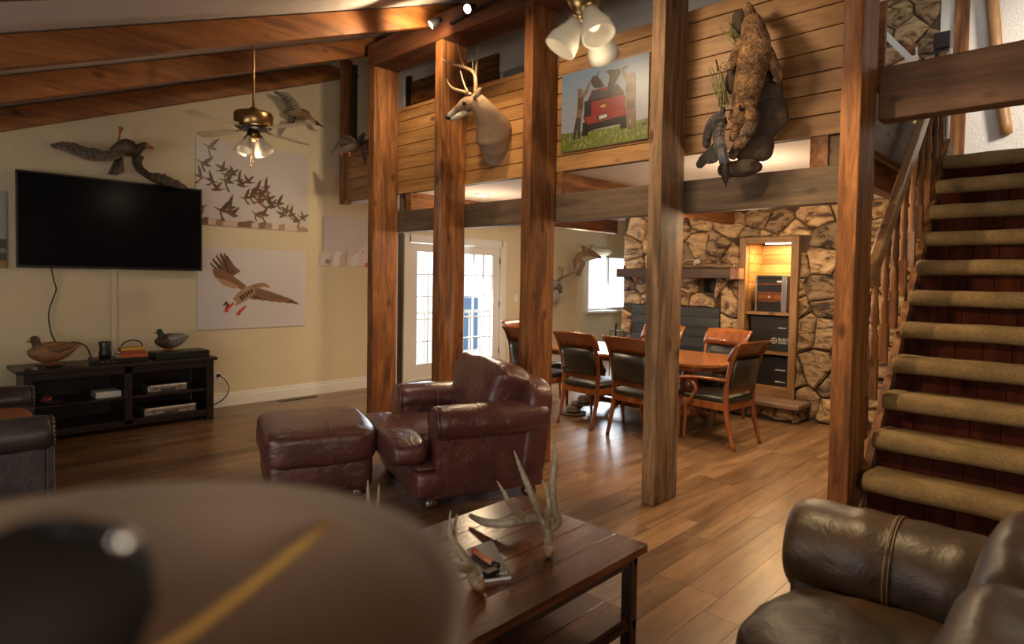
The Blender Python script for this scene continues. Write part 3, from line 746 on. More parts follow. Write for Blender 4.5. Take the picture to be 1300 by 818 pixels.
def bird2(mb, fn, cx, cy, s, a, asp, col, flap=0, d=.0004, ml=1):
    ca, sa = math.cos(a), math.sin(a)
    def T(pts): return [(cx + s * ml * (x * ca - y * sa), cy + s * (x * sa + y * ca) * asp) for x, y in pts]
    body = [(-.5, 0), (-.25, .10), (.1, .12), (.3, .06), (.42, .08), (.52, .11), (.66, .05), (.52, .03), (.42, .0), (.2, -.1), (-.2, -.12)]
    poly3(mb, T(body), fn, col, d)
    for k, (w_, c2) in enumerate((([(-.12, .05), (-.3, .35 + flap), (-.45, .75 + flap), (-.25, .62 + flap), (-.1, .45 + flap), (.1, .25), (.15, .05)], tuple(x * .8 for x in col)), ([(.1, .0), (0, -.25 - flap * .5), (-.3, -.55 - flap), (-.02, -.5 - flap), (.2, -.2), (.22, 0)] if flap >= 0 else [(.1, .05), (.3, .3), (.5, .6), (.2, .5), (0, .3)], tuple(x * 1.3 for x in col)))):
        poly3(mb, T(w_), fn, c2, d * (2 + k))
def draw_flock(mb, fn):
    rnd = random.Random(5); dk = (.09, .045, .022)
    pts = [(.12, .90), (.07, .70), (.22, .66), (.30, .63), (.03, .55), (.26, .53), (.38, .50), (.17, .42), (.44, .55), (.52, .47), (.60, .52), (.47, .38), (.55, .34), (.62, .36), (.66, .28), (.72, .33), (.80, .24), (.84, .20), (.28, .22), (.22, .18), (.52, .16), (.58, .17), (.30, .14), (.95, .17), (.90, .13), (.5, .42), (.56, .41), (.42, .36), (.04, .20), (.76, .18), (.25, .60), (.12, .52), (.36, .56)]
    for i, (x, y) in enumerate(pts): bird2(mb, fn, x, y, rnd.uniform(.09, .125), rnd.uniform(-.5, .5), 1.38, tuple(c * rnd.uniform(.7, 1.6) for c in dk), rnd.uniform(-.1, .2), d=.0005 + i * .00003, ml=rnd.choice((-1, -1, 1)))
    # decoys along the foot
    for i in range(16):
        x = .02 + i * .062; h = .045 + .03 * rnd.random(); c = rnd.choice(((.30, .17, .10), (.16, .08, .05), (.55, .42, .33)))
        poly3(mb, [(x - .05, 0), (x - .045, h), (x, h * 1.3), (x + .05, h), (x + .06, 0)], fn, c, .0003 + i * .00002)
def draw_goose(mb, fn):
    br, dk, wh, og = (.21, .095, .045), (.06, .028, .016), (.62, .55, .48), (.55, .06, .02)
    L = lambda pts: [(x / 318, 1 - y / 230) for x, y in pts]      # traced from the 318x230 view of the print
    # left (raised) wing with separate primaries
    for i, (tx, ty) in enumerate(((36, 40), (42, 28), (51, 18), (62, 13), (72, 12), (80, 20), (84, 32))):
        bxp = 80 + i * 5; byp = 88 - i * 3
        poly3(mb, L([(bxp - 8, byp + 3), (tx - 3, ty + 8), (tx, ty), (tx + 4, ty + 8), (bxp + 8, byp - 4)]), fn, dk if i % 2 else (.16, .07, .035), .0005 + i * .0001)
    poly3(mb, L([(38, 62), (60, 60), (90, 75), (118, 95), (135, 108), (120, 118), (95, 108), (60, 95), (44, 80)]), fn, br, .0014)
    poly3(mb, L([(48, 84), (80, 92), (112, 110), (100, 116), (66, 104)]), fn, (.42, .24, .13), .0018)
    # right wing
    for i in range(11):
        x = 292 - i * 13; y = 156 + (1 if i % 2 else 5) - i * 1.6
        poly3(mb, L([(x - 24, y - 15), (x, y - 2), (x + 4, y + 3), (x - 6, y + 3), (x - 30, y - 4)]), fn, dk if i % 2 else (.2, .09, .05), .0005 + i * .0001)
    poly3(mb, L([(150, 112), (172, 114), (205, 124), (240, 136), (272, 150), (250, 156), (210, 152), (175, 142), (150, 132)]), fn, br, .002)
    poly3(mb, L([(158, 118), (205, 128), (255, 147), (210, 144), (165, 132)]), fn, (.16, .08, .045), .0022)
    # body
    poly3(mb, L([(92, 150), (108, 128), (128, 112), (146, 106), (160, 112), (158, 130), (140, 146), (118, 158), (100, 166)]), fn, (.36, .22, .13), .0026)
    for i in range(5): poly3(mb, L([(112 + i * 8, 138 - i * 5), (118 + i * 8, 134 - i * 5), (126 + i * 7, 146 - i * 5), (120 + i * 7, 150 - i * 5)]), fn, dk, .003)
    poly3(mb, L([(74, 152), (92, 142), (106, 156), (98, 168), (82, 172), (70, 168)]), fn, wh, .0028)
    poly3(mb, L([(76, 150), (66, 166), (78, 160), (72, 176), (88, 164)]), fn, dk, .003)
    poly3(mb, L([(146, 106), (165, 100), (182, 98), (192, 101), (194, 108), (184, 110), (165, 114), (156, 122)]), fn, (.26, .14, .08), .003)
    poly3(mb, L([(190, 100), (197, 105), (206, 113), (196, 112), (190, 110)]), fn, og, .0032)
    for (a, b) in ((78, 172), (112, 182)):
        poly3(mb, L([(a + 18, b - 18), (a + 22, b - 14), (a + 6, b + 2), (a + 2, b + 12), (a - 4, b + 8), (a - 10, b + 12), (a - 2, b - 2)]), fn, og, .0034)
def draw_decoys(mb, fn):
    rnd = random.Random(2)
    for i in range(9):
        x = .05 + i * .115; h = rnd.uniform(.18, .34); c = rnd.choice(((.60, .50, .48), (.50, .38, .34), (.66, .60, .60)))
        poly3(mb, [(x - .12, 0), (x - .1, h * .7), (x - .02, h), (x + .07, h * .8), (x + .12, 0)], fn, c, .0003 + i * .00005)
    poly3(mb, [(.38, .02), (.39, .32), (.43, .36), (.43, .02)], fn, (.42, .30, .22), .001)
    poly3(mb, [(.02, .05), (.05, .14), (.14, .10), (.10, .05)], fn, (.18, .14, .13), .001)
    poly3(mb, [(.60, 0), (.66, .35), (.80, .52), (1, .60), (1, 0)], fn, (.62, .53, .53), .0009)
    poly3(mb, [(.86, .52), (.93, .60), (1, .68), (1, .56)], fn, (.50, .10, .08), .0013); poly3(mb, [(.76, .0), (.78, .09), (.86, .08), (.9, 0)], fn, (.45, .12, .08), .0013)
    for x in (.72, .84): poly3(mb, [(x, .30), (x, .34), (x + .02, .34), (x + .02, .3)], fn, (.25, .1, .1), .0013)
def draw_edge(mb, fn):
    poly3(mb, [(0, .38), (1, .38), (1, 1), (0, 1)], fn, (.30, .33, .33), .0003); poly3(mb, [(0, .1), (1, .1), (1, .38), (0, .38)], fn, (.07, .05, .05), .0003)
    poly3(mb, [(0, 0), (1, 0), (1, .1), (0, .1)], fn, (.30, .20, .06), .0003); poly3(mb, [(0, .22), (1, .20), (1, .26), (0, .27)], fn, (.22, .2, .2), .0006)
flat_print('flock_print', 'large pale print of a duck flock above the goose print', 2.665, 4.045, 2.175, 3.18, draw_flock, (.52, .47, .45))
flat_print('goose_print', 'large pale print of one goose landing with spread wings', 2.68, 4.03, .94, 1.915, draw_goose, (.56, .51, .51))
flat_print('goose_decoy_print', 'small pinkish print of white geese, partly behind the leftmost post', 4.287, 5.12, 1.735, 2.41, draw_decoys, (.50, .44, .43))
flat_print('edge_print', 'print cut off by the left edge of the photo beside the television', -.2, .948, 1.62, 2.36, draw_edge, (.3, .3, .3))
def draw_truck(mb, fn):
    L = lambda pts: [((x - 92) / 640, 1 - ((y - 28) + (732 - x) * 0) / 640) for x, y in pts]
    rnd = random.Random(3)
    # undo the slant of the 760x818 view: left edge runs 215..785, right edge 30..680
    def U(x, y):
        u = (x - 92) / 640.; t = 215 - u * 185; b = 785 - u * 105
        return (u, 1 - (y - t) / (b - t))
    D = lambda pts, c, d: poly3(mb, [(min(1, max(0, p[0])), min(1, max(0, p[1]))) for p in [U(*q) for q in pts]], fn, c, d)
    for i in range(8):     # sky, paler towards the land
        a, b = 1 - i * .1, 1 - (i + 1) * .1; t = i / 7
        poly3(mb, [(0, b), (1, b), (1, a), (0, a)], fn, (.22 + .22 * t, .33 + .14 * t, .50 + .05 * t), .0002)
    poly3(mb, [(0, 0), (1, 0), (1, .24), (.6, .2), (.3, .22), (0, .24)], fn, (.20, .24, .05), .0004)
    for i in range(150):
        u = rnd.random(); v = rnd.uniform(0, .20); s = rnd.uniform(.02, .05)
        poly3(mb, [(u, v), (min(1, u + .01), v), (min(1, u + .02), v + s), (u, v + s * .7)], fn, rnd.choice(((.30, .34, .06), (.13, .16, .03), (.42, .42, .12), (.45, .40, .2))), .0006 + i * 2e-6)
    for i in range(40):
        u = rnd.choice((rnd.uniform(0, .2), rnd.uniform(.88, .99))); v = .16; h = rnd.uniform(.06, .18) * (1 if u < .5 else .5)
        poly3(mb, [(u, v), (u + .004, v), (u + rnd.uniform(-.02, .02) * .5 + .004, v + h)], fn, (.14, .09, .09), .0009)
    red, dr, dk, gl = (.32, .012, .012), (.17, .008, .010), (.015, .012, .014), (.04, .045, .07)
    D([(300, 395), (330, 320), (520, 270), (560, 320), (590, 440), (590, 540), (300, 620), (268, 520)], dr, .001)
    D([(310, 392), (338, 328), (515, 275), (545, 325)], gl, .0013); D([(375, 318), (395, 305), (450, 292), (470, 300), (470, 312)], red, .0014)
    D([(280, 400), (560, 330), (578, 450), (520, 480), (280, 515)], red, .0015); D([(275, 402), (330, 385), (330, 510), (275, 515)], dk, .0017)
    D([(280, 402), (565, 328), (565, 345), (280, 418)], dk, .0018)
    D([(285, 520), (585, 455), (588, 500), (300, 575)], (.36, .03, .03), .0019); D([(372, 510), (455, 487), (462, 520), (375, 545)], (.03, .03, .03), .002); D([(388, 508), (447, 493), (450, 517), (390, 535)], (.65, .66, .64), .0021)
    D([(280, 575), (590, 500), (590, 560), (440, 590), (320, 620), (290, 640)], dk, .0018)
    D([(265, 560), (300, 560), (310, 655), (262, 660)], dk, .002); D([(540, 530), (590, 520), (592, 600), (545, 605)], dk, .002)
    D([(400, 432), (414, 428), (414, 423), (430, 420), (430, 425), (445, 424), (436, 437), (428, 438), (428, 444), (412, 447), (412, 441), (398, 446)], (.60, .45, .15), .0023)
    D([(412, 400), (440, 392), (442, 410), (414, 418)], (.12, .07, .03), .0022)
    cam_, cd_ = (.24, .15, .10), (.12, .07, .045)
    D([(222, 345), (258, 350), (285, 310), (308, 255), (320, 262), (300, 330), (268, 380), (262, 470), (252, 530), (215, 530), (220, 450)], cam_, .0024); D([(220, 315), (240, 305), (258, 318), (256, 345), (225, 350)], (.25, .12, .08), .0025)
    D([(212, 525), (255, 525), (248, 590), (250, 680), (230, 680), (222, 610), (205, 690), (185, 688), (200, 600)], (.08, .06, .06), .0026); D([(225, 380), (262, 370), (266, 400), (262, 470), (225, 460)], cd_, .0026)
    D([(535, 160), (550, 155), (590, 210), (640, 220), (645, 300), (642, 400), (650, 500), (645, 600), (622, 605), (612, 500), (600, 600), (590, 600), (585, 480), (572, 420), (575, 340), (580, 260)], cam_, .0025); D([(598, 185), (620, 178), (638, 190), (636, 215), (602, 210)], (.22, .12, .07), .0026)
    D([(580, 270), (640, 260), (642, 330), (575, 340)], cd_, .0028); D([(588, 400), (640, 390), (645, 450), (590, 460)], cd_, .0028)
    D([(320, 245), (345, 205), (360, 220), (385, 165), (372, 215), (395, 240), (425, 285), (395, 300), (350, 300), (330, 275)], (.04, .028, .025), .003); D([(430, 180), (470, 160), (500, 165), (530, 155), (535, 185), (515, 230), (500, 270), (465, 300), (455, 260), (460, 200)], (.045, .03, .025), .003)
    D([(548, 150), (590, 132), (580, 150), (552, 162)], (.05, .03, .02), .003); D([(452, 260), (470, 255), (465, 360), (450, 380)], (.03, .02, .02), .0031)
INK = .5
t = flat_print('truck_print', 'colour print of two hunters and a red pickup on the pine loft wall', -3.452, -2.597, 2.69, 3.345, draw_truck, (.4, .42, .45), 'Y', YB - .003, .018)

# ================================================================== MEDIA CONSOLE and what stands on it
mc = thing('media_console', 'long espresso wood media console with open shelves under the television', 'console', (-7.35, 1.8, 0))
E_ = M['espresso']
def cb(n, lo, hi, bev=.003): return bx(n, lo, hi, E_, mc, bev)
cb('top_panel', (-7.62, .93, .655), (-7.055, 2.68, .69), .005)
cb('side_panel', (-7.60, 1.0, 0), (-7.10, 1.04, .655)); cb('side_panel', (-7.60, 2.59, 0), (-7.10, 2.63, .655))
cb('leg', (-7.135, .985, 0), (-7.075, 1.055, .655)); cb('leg', (-7.135, 2.575, 0), (-7.075, 2.645, .655))
cb('center_divider', (-7.60, 1.79, .07), (-7.085, 1.86, .655)); cb('top_rail', (-7.11, 1.055, .585), (-7.085, 2.575, .655)); cb('bottom_rail', (-7.11, 1.055, .05), (-7.085, 2.575, .115))
cb('bottom_shelf', (-7.60, 1.04, .09), (-7.10, 2.59, .115)); cb('shelf', (-7.60, 1.04, .325), (-7.095, 1.79, .35)); cb('shelf', (-7.60, 1.86, .325), (-7.095, 2.59, .35)); cb('back_panel', (-7.61, 1.04, .06), (-7.60, 2.59, .655))
def case_(name, label, y0, y1, z, x0, x1, h, grp=None):
    t = thing(name, label, 'case', ((x0 + x1) / 2, (y0 + y1) / 2, z), 0)
    bx('shell', (x0, y0, z), (x1, y1, z + h), M['silver'], t, .012); bx('lid_panel', (x0 + .01, y0 + .012, z + h), (x1 - .012, y1 - .012, z + h + .004), M['darkmetal'], t)
    bx('seam', (x1 - .001, y0 + .01, z + h * .52), (x1 + .002, y1 - .01, z + h * .58), M['black'], t)
    for f in (.18, .82):
        yy = y0 + (y1 - y0) * f; bx('latch', (x1, yy - .018, z + h * .3), (x1 + .008, yy + .018, z + h * .8), M['chrome'], t, .002)
    ym = (y0 + y1) / 2; MB().tube([(x1, ym - .06, z + h * .4), (x1 + .03, ym - .055, z + h * .38), (x1 + .03, ym + .055, z + h * .38), (x1, ym + .06, z + h * .4)], [.007], 8, sub=3).build('handle', M['black'], t, world=True)
    for yy in (y0, y1):
        for zz in (z, z + h): bx('corner_guard', (x1 - .02, yy - .003, zz - .001 if zz == z else zz - .018), (x1 + .003, yy + .018 if yy == y0 else yy + .003, zz + .018 if zz == z else zz + .001), M['chrome'], t)
case_('metal_case', 'small aluminium case on the upper right shelf of the console', 2.02, 2.40, .351, -7.42, -7.16, .075)
case_('metal_case', 'larger aluminium case on the lower right shelf of the console', 1.98, 2.48, .116, -7.45, -7.13, .08)
o = bx('white_box', (-7.38, 1.56, .351), (-7.16, 1.78, .41), M['white'], bev=.003); tag(o, 'small white box on the upper left shelf of the console', 'box')
cp = thing('cap', 'dark cap with bright orange lettering on the upper left console shelf', 'cap', (-7.22, 1.17, .351))
MB().ell((-7.24, 1.16, .36), (.085, .075, .085), 20, 10, fn=lambda p: Vector((p.x, p.y, max(p.z, 0)))).build('crown', plain('dark_cap_cloth', (.03, .022, .02), .8), cp, world=True)
MB().ell((-7.17, 1.21, .362), (.07, .08, .008), 18, 8).build('visor', plain('brown_visor', (.05, .03, .02), .8), cp, world=True)
m_ = MB()
for i, (a, b) in enumerate((((0, -.03), (.01, .02)), ((.015, -.02), (.025, .03)), ((.03, -.03), (.04, .02)), ((.045, -.01), (.05, .035)))): m_.tube([(-7.155 - abs(i - 1.5) * .004, 1.125 + a[0] * 1.4, .395 + a[1] * .6), (-7.155 - abs(i - 1.5) * .004, 1.125 + b[0] * 1.4 + .01, .395 + b[1] * .6)], [.006], 6)
m_.build('orange_stitching', emit('orange_thread', (.55, .06, .02), 0), cp, world=True)

def decoy(name, label, cx, y_head, y_tail, zb_, body, headc, wingc, tailc, feetc, base, breast=None):
    L = y_tail - y_head; t = thing(name, label, 'duck decoy', (cx, (y_head + y_tail) / 2, zb_))
    S = L / .45 * 1.06
    z = zb_ + .075 * S
    def P(y, zz): return (cx, y_head + y * S, z + zz * S)
    br = breast or body
    MB().tube([P(.035, .10), P(.05, .07), P(.12, .055), P(.22, .06), P(.32, .085), P(.39, .105), P(.43, .115)], [(.02 * S, .03 * S), (.052 * S, .068 * S), (.084 * S, .100 * S), (.092 * S, .104 * S), (.07 * S, .072 * S), (.035 * S, .025 * S), (.012 * S, .006 * S)], 18, sub=5, cols=[br, br, br, body, body, body, tailc]).build('body', M['feather'], t, world=True)
    MB().tube([P(.075, .10), P(.07, .14), P(.062, .165), P(.05, .185), P(.022, .182)], [.046 * S, .038 * S, .038 * S, (.040 * S, .042 * S), (.024 * S, .022 * S)], 14, sub=4, cols=[br, headc, headc, headc, headc]).build('head', M['feather'], t, world=True)
    MB().tube([P(.028, .18), P(.002, .170), P(-.018, .166)], [(.016 * S, .013 * S), (.018 * S, .007 * S), (.014 * S, .003 * S)], 10, sub=3, cols=[(.30, .22, .04)] * 3).build('bill', M['fur'], t, world=True)
    for sd in (-1, 1):
        MB().tube([(cx + sd * .062 * S, y_head + .13 * S, z + .085 * S), (cx + sd * .085 * S, y_head + .22 * S, z + .09 * S), (cx + sd * .062 * S, y_head + .33 * S, z + .115 * S), (cx + sd * .02 * S, y_head + .40 * S, z + .12 * S)], [(.012 * S, .03 * S), (.016 * S, .042 * S), (.014 * S, .03 * S), (.004, .006)], 10, sub=4, cols=[wingc, wingc, wingc, tailc]).build('wing', M['feather'], t, world=True)
        MB().ell((cx + sd * .028 * S, y_head + .04 * S, z + .188 * S), (.005, .005, .005), 8, 6).build('eye', M['black'], t, world=True)
        MB().tube([(cx + sd * .03, y_head + .19 * S, z), (cx + sd * .03, y_head + .19 * S, zb_ + .008)], [.008], 8, cols=[feetc] * 2).build('leg', M['fur'], t, world=True)
        MB().add([(cx + sd * .03, y_head + .21 * S, zb_ + .01), (cx + sd * .03 - .03, y_head + .11 * S, zb_ + .01), (cx + sd * .03 + .03, y_head + .11 * S, zb_ + .01), (cx + sd * .03, y_head + .21 * S, zb_ + .02)], [(0, 1, 2), (0, 1, 3), (1, 2, 3), (0, 2, 3)], [feetc] * 4).build('foot', M['fur'], t, world=True)
    if base:
        MB().lathe([(0, 0), (.12, 0), (.12, .008), (0, .008)], (cx, y_head + .17 * S, zb_), 24).build('base_disc', base, t, world=True)
decoy('hen_decoy', 'brown hen duck decoy on orange feet at the left end of the console', -7.3, 1.05, 1.46, .70, (.33, .16, .060), (.10, .05, .022), (.19, .10, .042), (.26, .15, .06), (.45, .10, .03), plain('rust_disc', (.05, .02, .012), .4))
decoy('drake_decoy', 'green headed drake decoy on the black box at the right end of the console', -7.3, 2.13, 2.47, .765, (.20, .20, .18), (.008, .045, .018), (.25, .25, .23), (.4, .4, .38), (.50, .07, .02), None, (.05, .022, .012))
o = bx('black_box', (-7.40, 2.09, .691), (-7.12, 2.62, .765), M['darkmetal'], bev=.006); tag(o, 'long black box under the drake decoy on the console', 'box')
pl = bx('disc_player', (-7.42, 1.55, .691), (-7.14, 2.02, .735), M['black'], bev=.004); tag(pl, 'flat black player on the console under the orange books', 'player')
for k in range(3): bx('button', (-7.14, 1.60 + k * .05, .705), (-7.137, 1.62 + k * .05, .715), M['chrome'], pl)
o = MB().lathe([(0, 0), (.052, 0), (.055, .05), (.045, .10), (.055, .16), (.05, .17), (0, .17)], (-7.25, 1.66, .736), 20).build('black_speaker', M['black']); tag(o, 'black waisted speaker standing on the player', 'speaker')
BK = [('orange_book', (.40, .10, .03), .0, .035, 'thick orange book at the bottom of the small stack on the player'), ('red_book', (.30, .06, .02), .037, .03, 'dull red book in the middle of the stack on the player'), ('yellow_case', (.55, .33, .04), .069, .028, 'yellow case on top of the books on the player')]
for (n, c, dz, h, lab) in BK:
    s_ = dz * .4
    t = thing(n, lab, 'book' if 'book' in n else 'case', (-7.26, 1.88, .736 + dz))
    bx('cover', (-7.34 + s_, 1.76 + s_, .736 + dz), (-7.15 - s_, 2.02 - s_, .736 + dz + h), plain(n + '_cover', c, .5), t, .003)
    bx('pages', (-7.33 + s_, 1.757 + s_, .741 + dz), (-7.17 - s_, 1.762 + s_, .731 + dz + h), M['white'] if 'book' in n else M['black'], t)
o = MB().tube([(-7.25, 1.80, .84), (-7.25, 1.83, .885), (-7.25, 1.90, .905), (-7.25, 1.97, .885), (-7.25, 1.995, .84)], [.006], 8, sub=4).build('cable_loop', M['black']); tag(o, 'black cable loop arching over the yellow case', 'cable')
for i, (y, c, lab) in enumerate(((1.02, (.06, .02, .02), 'small dark red box at the left end of the console top'), (1.075, (.25, .24, .22), 'small silver lighter beside the dark red box on the console'), (1.13, (.03, .03, .03), 'small black box next to the hen decoy on the console'))):
    o = bx('trinket_box', (-7.15, y - .02, .691), (-7.09, y + .02, .715), plain('trinket_%s' % 'abc'[i], c, .4), bev=.003); tag(o, lab, 'box')
o = bx('cable_adapter', (-7.18, 1.505, .691), (-7.12, 1.54, .735), M['black'], bev=.003); tag(o, 'little black adapter beside the player on the console', 'adapter')
o = MB().tube([(-7.12, 1.45, .697), (-7.1, 1.38, .697), (-7.13, 1.33, .697)], [.004], 6, sub=4).build('loose_cable', M['black']); tag(o, 'short loose cable on the console top beside the adapter', 'cable')

# ================================================================== SEATING
def wr(amp, fr, seed=0.):
    def f(p):
        q = Vector((p.x * fr + seed, p.y * fr * .6, p.z * fr)); n = noise.noise(q) + .5 * abs(noise.noise(q * 2.3))
        return p + p.normalized() * (amp * (n - .2))
    return f
def folds(amp, k, d, seed=0.):
    """crease folds running across direction d"""
    d = Vector(d)
    def f(p):
        t = p.dot(d) * k + 2.2 * noise.noise(p * 5 + Vector((seed, 0, 0))); n = math.sin(t) * (.5 + noise.noise(p * 4))
        return p + p.normalized() * (amp * n + amp * 1.5 * noise.noise(p * 3.1 + Vector((0, seed, 0))))
    return f
def roll_arm(t, sx, x0, w, y0, y1, h, lth, seam=.45, nails=None, r=.15, front=None, stc=None):
    """rolled arm along y; sx = -1/+1 side, x0 inner face, w width"""
    cx = x0 + sx * w / 2; zr_ = h - r
    mb = MB(); n = 28
    def prof(s, y):
        P = []
        for k in range(n):
            a = PI * (-.15) + 2 * PI * k / n
            P.append(Vector((cx + sx * .02 + math.cos(a) * (w / 2 + .03) * s, y, zr_ + math.sin(a) * r * s)))
        return P
    ys = [y0, y0 + .012, y0 + .035, y0 + .07] + [y0 + .07 + (y1 - y0 - .1) * k / 16 for k in range(1, 17)] + [y1 - .015, y1]
    rings = []
    for i, y in enumerate(ys):
        s = (.86, .95, .99, 1)[i] if i < 4 else (.97 if i == len(ys) - 2 else .9 if i == len(ys) - 1 else 1)
        R = prof(s, y)
        rings.append([p + Vector((0, 0, 1)) * .006 * noise.noise(p * 6) + Vector((sx, 0, 0)) * .008 * noise.noise(p * 5 + Vector((3, 1, 0))) for p in R])
    mb.loft(rings)
    arm = mb.build('armrest', lth, t)
    m_ = MB(); m_.box((min(x0, x0 + sx * (w - .02)), y0 + .02, .065), (max(x0, x0 + sx * (w - .02)), y1 - .02, zr_ + .02)); m_.build('arm_panel', front or lth, t, bev=.02)
    # front scroll panel with piping
    s2 = MB(); s2.lathe([(0, -.012), (r * .86, -.012), (r * .93, 0), (r * .86, .01)], (cx + sx * .02, y0 - .001, zr_), 26, (0, 1, 0))
    s2.box((cx - w * .42, y0 - .012, .07), (cx + w * .42, y0 + .03, zr_)); s2.build('arm_front', front or lth, t, bev=.006)
    pp = [(cx + sx * .02 + math.cos(a) * (w / 2 + .02), y0 - .004, zr_ + math.sin(a) * r * .93) for a in [PI * (-.2) + PI * 1.4 * k / 18 for k in range(19)]]
    MB().tube(pp, [.0055], 6).build('piping', lth, t)
    for f in ([seam] if isinstance(seam, float) else seam):
        y = y0 + (y1 - y0) * f
        MB().tube([(cx + sx * .02 + math.cos(a) * (w / 2 + .031), y, zr_ + math.sin(a) * (r + .001)) for a in [PI * (-.3) + PI * 1.6 * k / 16 for k in range(17)]], [.003], 5).build('seam', stc or lth, t)
    if nails:
        for k in range(15):
            a = PI * (-.25) + PI * 1.5 * k / 14
            MB().ell((cx + sx * .02 + math.cos(a) * r * .8, y0 - .014, zr_ + math.sin(a) * r * .8), (.008, .006, .008), 8, 6).build('nailhead', nails, t)
    return arm
def bun_foot(t, x, y, mat, h=.09):
    MB().lathe([(0, 0), (.04, 0), (.058, .012), (.06, .03), (.05, .05), (.04, h), (0, h)], (x, y, 0), 18).build('foot', mat, t)
FOOTW = wood('dark_foot_wood', (.03, .01, .006), (.07, .02, .01), (.12, .04, .02), 'Z', .25, 1, coat=.5, pervar=0, knots=False)
# --- burgundy club chair
CH = thing('armchair', 'wide burgundy leather club chair with rolled arms in the middle of the room', 'armchair', (-3.72, 3.255, 0), math.radians(-21))
L = M['burgundy']; HW, D0, D1 = .60, -.44, .44
STC = plain('thread_burgundy', (.20, .06, .045), .5)
roll_arm(CH, 1, .36, .24, D0 + .09, D1 + .06, .70, L, [.36, .72], plain('nail_bronze', (.12, .06, .03), .35, .8), .125, stc=STC)
roll_arm(CH, -1, -.36, .24, D0 + .09, D1 + .06, .70, L, [.36, .72], None, .125, stc=STC)
m_ = MB().ell((0, D0 + .06, .165), (.585, .13, .115), 60, 20, .35, .3); m_.box((-.36, D0 + .06, .07), (.36, D1 - .02, .32)); m_.build('seat_base', L, CH, bev=.01)
MB().ell((0, D0 + .055, .285), (.575, .125, .035), 60, 14, .6, .3).build('base_roll', L, CH)
MB().ell((0, -.05, .40), (.385, .44, .105), 72, 36, .45, .35, fn=folds(.012, 30, (.3, 1, 0), 2)).build('seat_cushion', L, CH)
MB().ell((0, D0 - .09, .385), (.56, .14, .115), 64, 30, .6, .35, fn=folds(.007, 26, (1, .2, 0), 4)).build('seat_front_roll', L, CH)
MB().ell((0, .25, .70), (.43, .175, .255), 72, 40, .45, .42, rot=Matrix.Rotation(-.26, 3, 'X'), fn=lambda p: (lambda q: Vector((q.x * (1 + .16 * min(1, max(0, q.z * 6))), q.y, q.z)))(folds(.014, 30, (.7, 0, 1), 7)(p))).build('back_cushion', L, CH)
MB().ell((0, .42, .47), (.61, .11, .39), 48, 24, .35, .25, rot=Matrix.Rotation(-.12, 3, 'X')).build('back', L, CH)
for (x, y) in ((.53, D0 + .06), (-.53, D0 + .06), (.53, D1 - .06), (-.53, D1 - .06)): bun_foot(CH, x, y, FOOTW)
# --- ottoman
OT = thing('ottoman', 'burgundy leather ottoman in front of the club chair', 'ottoman', (-4.345, 2.365, 0), math.radians(-21))
MB().ell((0, 0, .385), (.49, .40, .14), 80, 40, .38, .33, fn=folds(.008, 24, (.2, 1, 0), 12)).build('cushion', L, OT)
MB().ell((0, 0, .19), (.45, .37, .13), 48, 20, .2, .22).build('base', L, OT)
MB().tube([(.492, .05, .29), (.494, .05, .38), (.47, .05, .48), (.40, .05, .523), (.2, .05, .53)], [.003], 5, sub=3).build('seam', STC, OT)
for (x, y) in ((.34, .26), (-.34, .26), (.34, -.26), (-.34, -.26)): bun_foot(OT, x, y, FOOTW, .08)
# --- brown sofa at the right, facing -X; its arm lies beside the stairs
SO = thing('sofa', 'dark brown leather sofa with a rolled arm in the right foreground', 'sofa', (-.47, 1.95, 0), math.radians(-90))
B = M['brownleather']
def big_arm(sx):
    mb = MB(); y0, y1 = -.47, .50; n = 40; cx = sx * .80; rings = []
    ys = [y0 - .006, y0, y0 + .02, y0 + .05, y0 + .09] + [y0 + .09 + (y1 - y0 - .1) * k / 40 for k in range(1, 41)] + [y1]
    for i, y in enumerate(ys):
        s = (.6, .82, .93, .98, 1)[i] if i < 5 else 1
        R = []
        for k in range(n):
            a = 2 * PI * k / n; p = Vector((cx + math.cos(a) * .185 * s, y, .50 + math.sin(a) * .20 * s))
            q = p * 3.2; f = noise.noise(Vector((q.x, q.y * 2.4, q.z))) + .6 * noise.noise(Vector((q.x * 2, q.y * 5, q.z * 2)))
            R.append(p + Vector((math.cos(a), 0, math.sin(a))) * .011 * f)
        rings.append(R)
    mb.loft(rings); mb.build('armrest', B, SO)
    MB().box((cx - .15, y0 + .03, .08), (cx + .15, y1 - .02, .5)).build('arm_panel', B, SO, bev=.02)
    th_ = plain('tan_thread_%d' % sx, (.28, .17, .08), .6)
    for dy in (-.008, .0, .008):
        MB().tube([(cx + math.cos(a) * .192, -.09 + dy, .50 + math.sin(a) * .206) for a in [PI * (-.35) + PI * 1.7 * k / 30 for k in range(31)]], [.0022 if dy else .004], 5).build('seam', th_ if dy else B, SO)
big_arm(-1); big_arm(1)
MB().box((-.66, -.42, .08), (.66, .48, .32)).build('seat_base', B, SO, bev=.03)
for i, sx in enumerate((-.315, .315)):
    MB().ell((sx, -.0, .35), (.32, .42, .105), 96, 48, .42, .3, fn=folds(.021, 17, (.6, .8, 0), 3 + 4 * i)).build('seat_cushion', B, SO)
    MB().ell((sx * 1.02, .33, .62), (.335, .16, .30), 96, 48, .55, .42, rot=Matrix.Rotation(-.24, 3, 'X'), fn=folds(.020, 17, (.9, .3, .5), 9 + 4 * i)).build('back_cushion', M['backleather'], SO)
MB().ell((0, .53, .50), (.82, .12, .44), 48, 24, .3, .25).build('back', B, SO)
for (x, y) in ((.85, -.36), (-.85, -.36), (.85, .42), (-.85, .42)): bun_foot(SO, x, y, FOOTW)
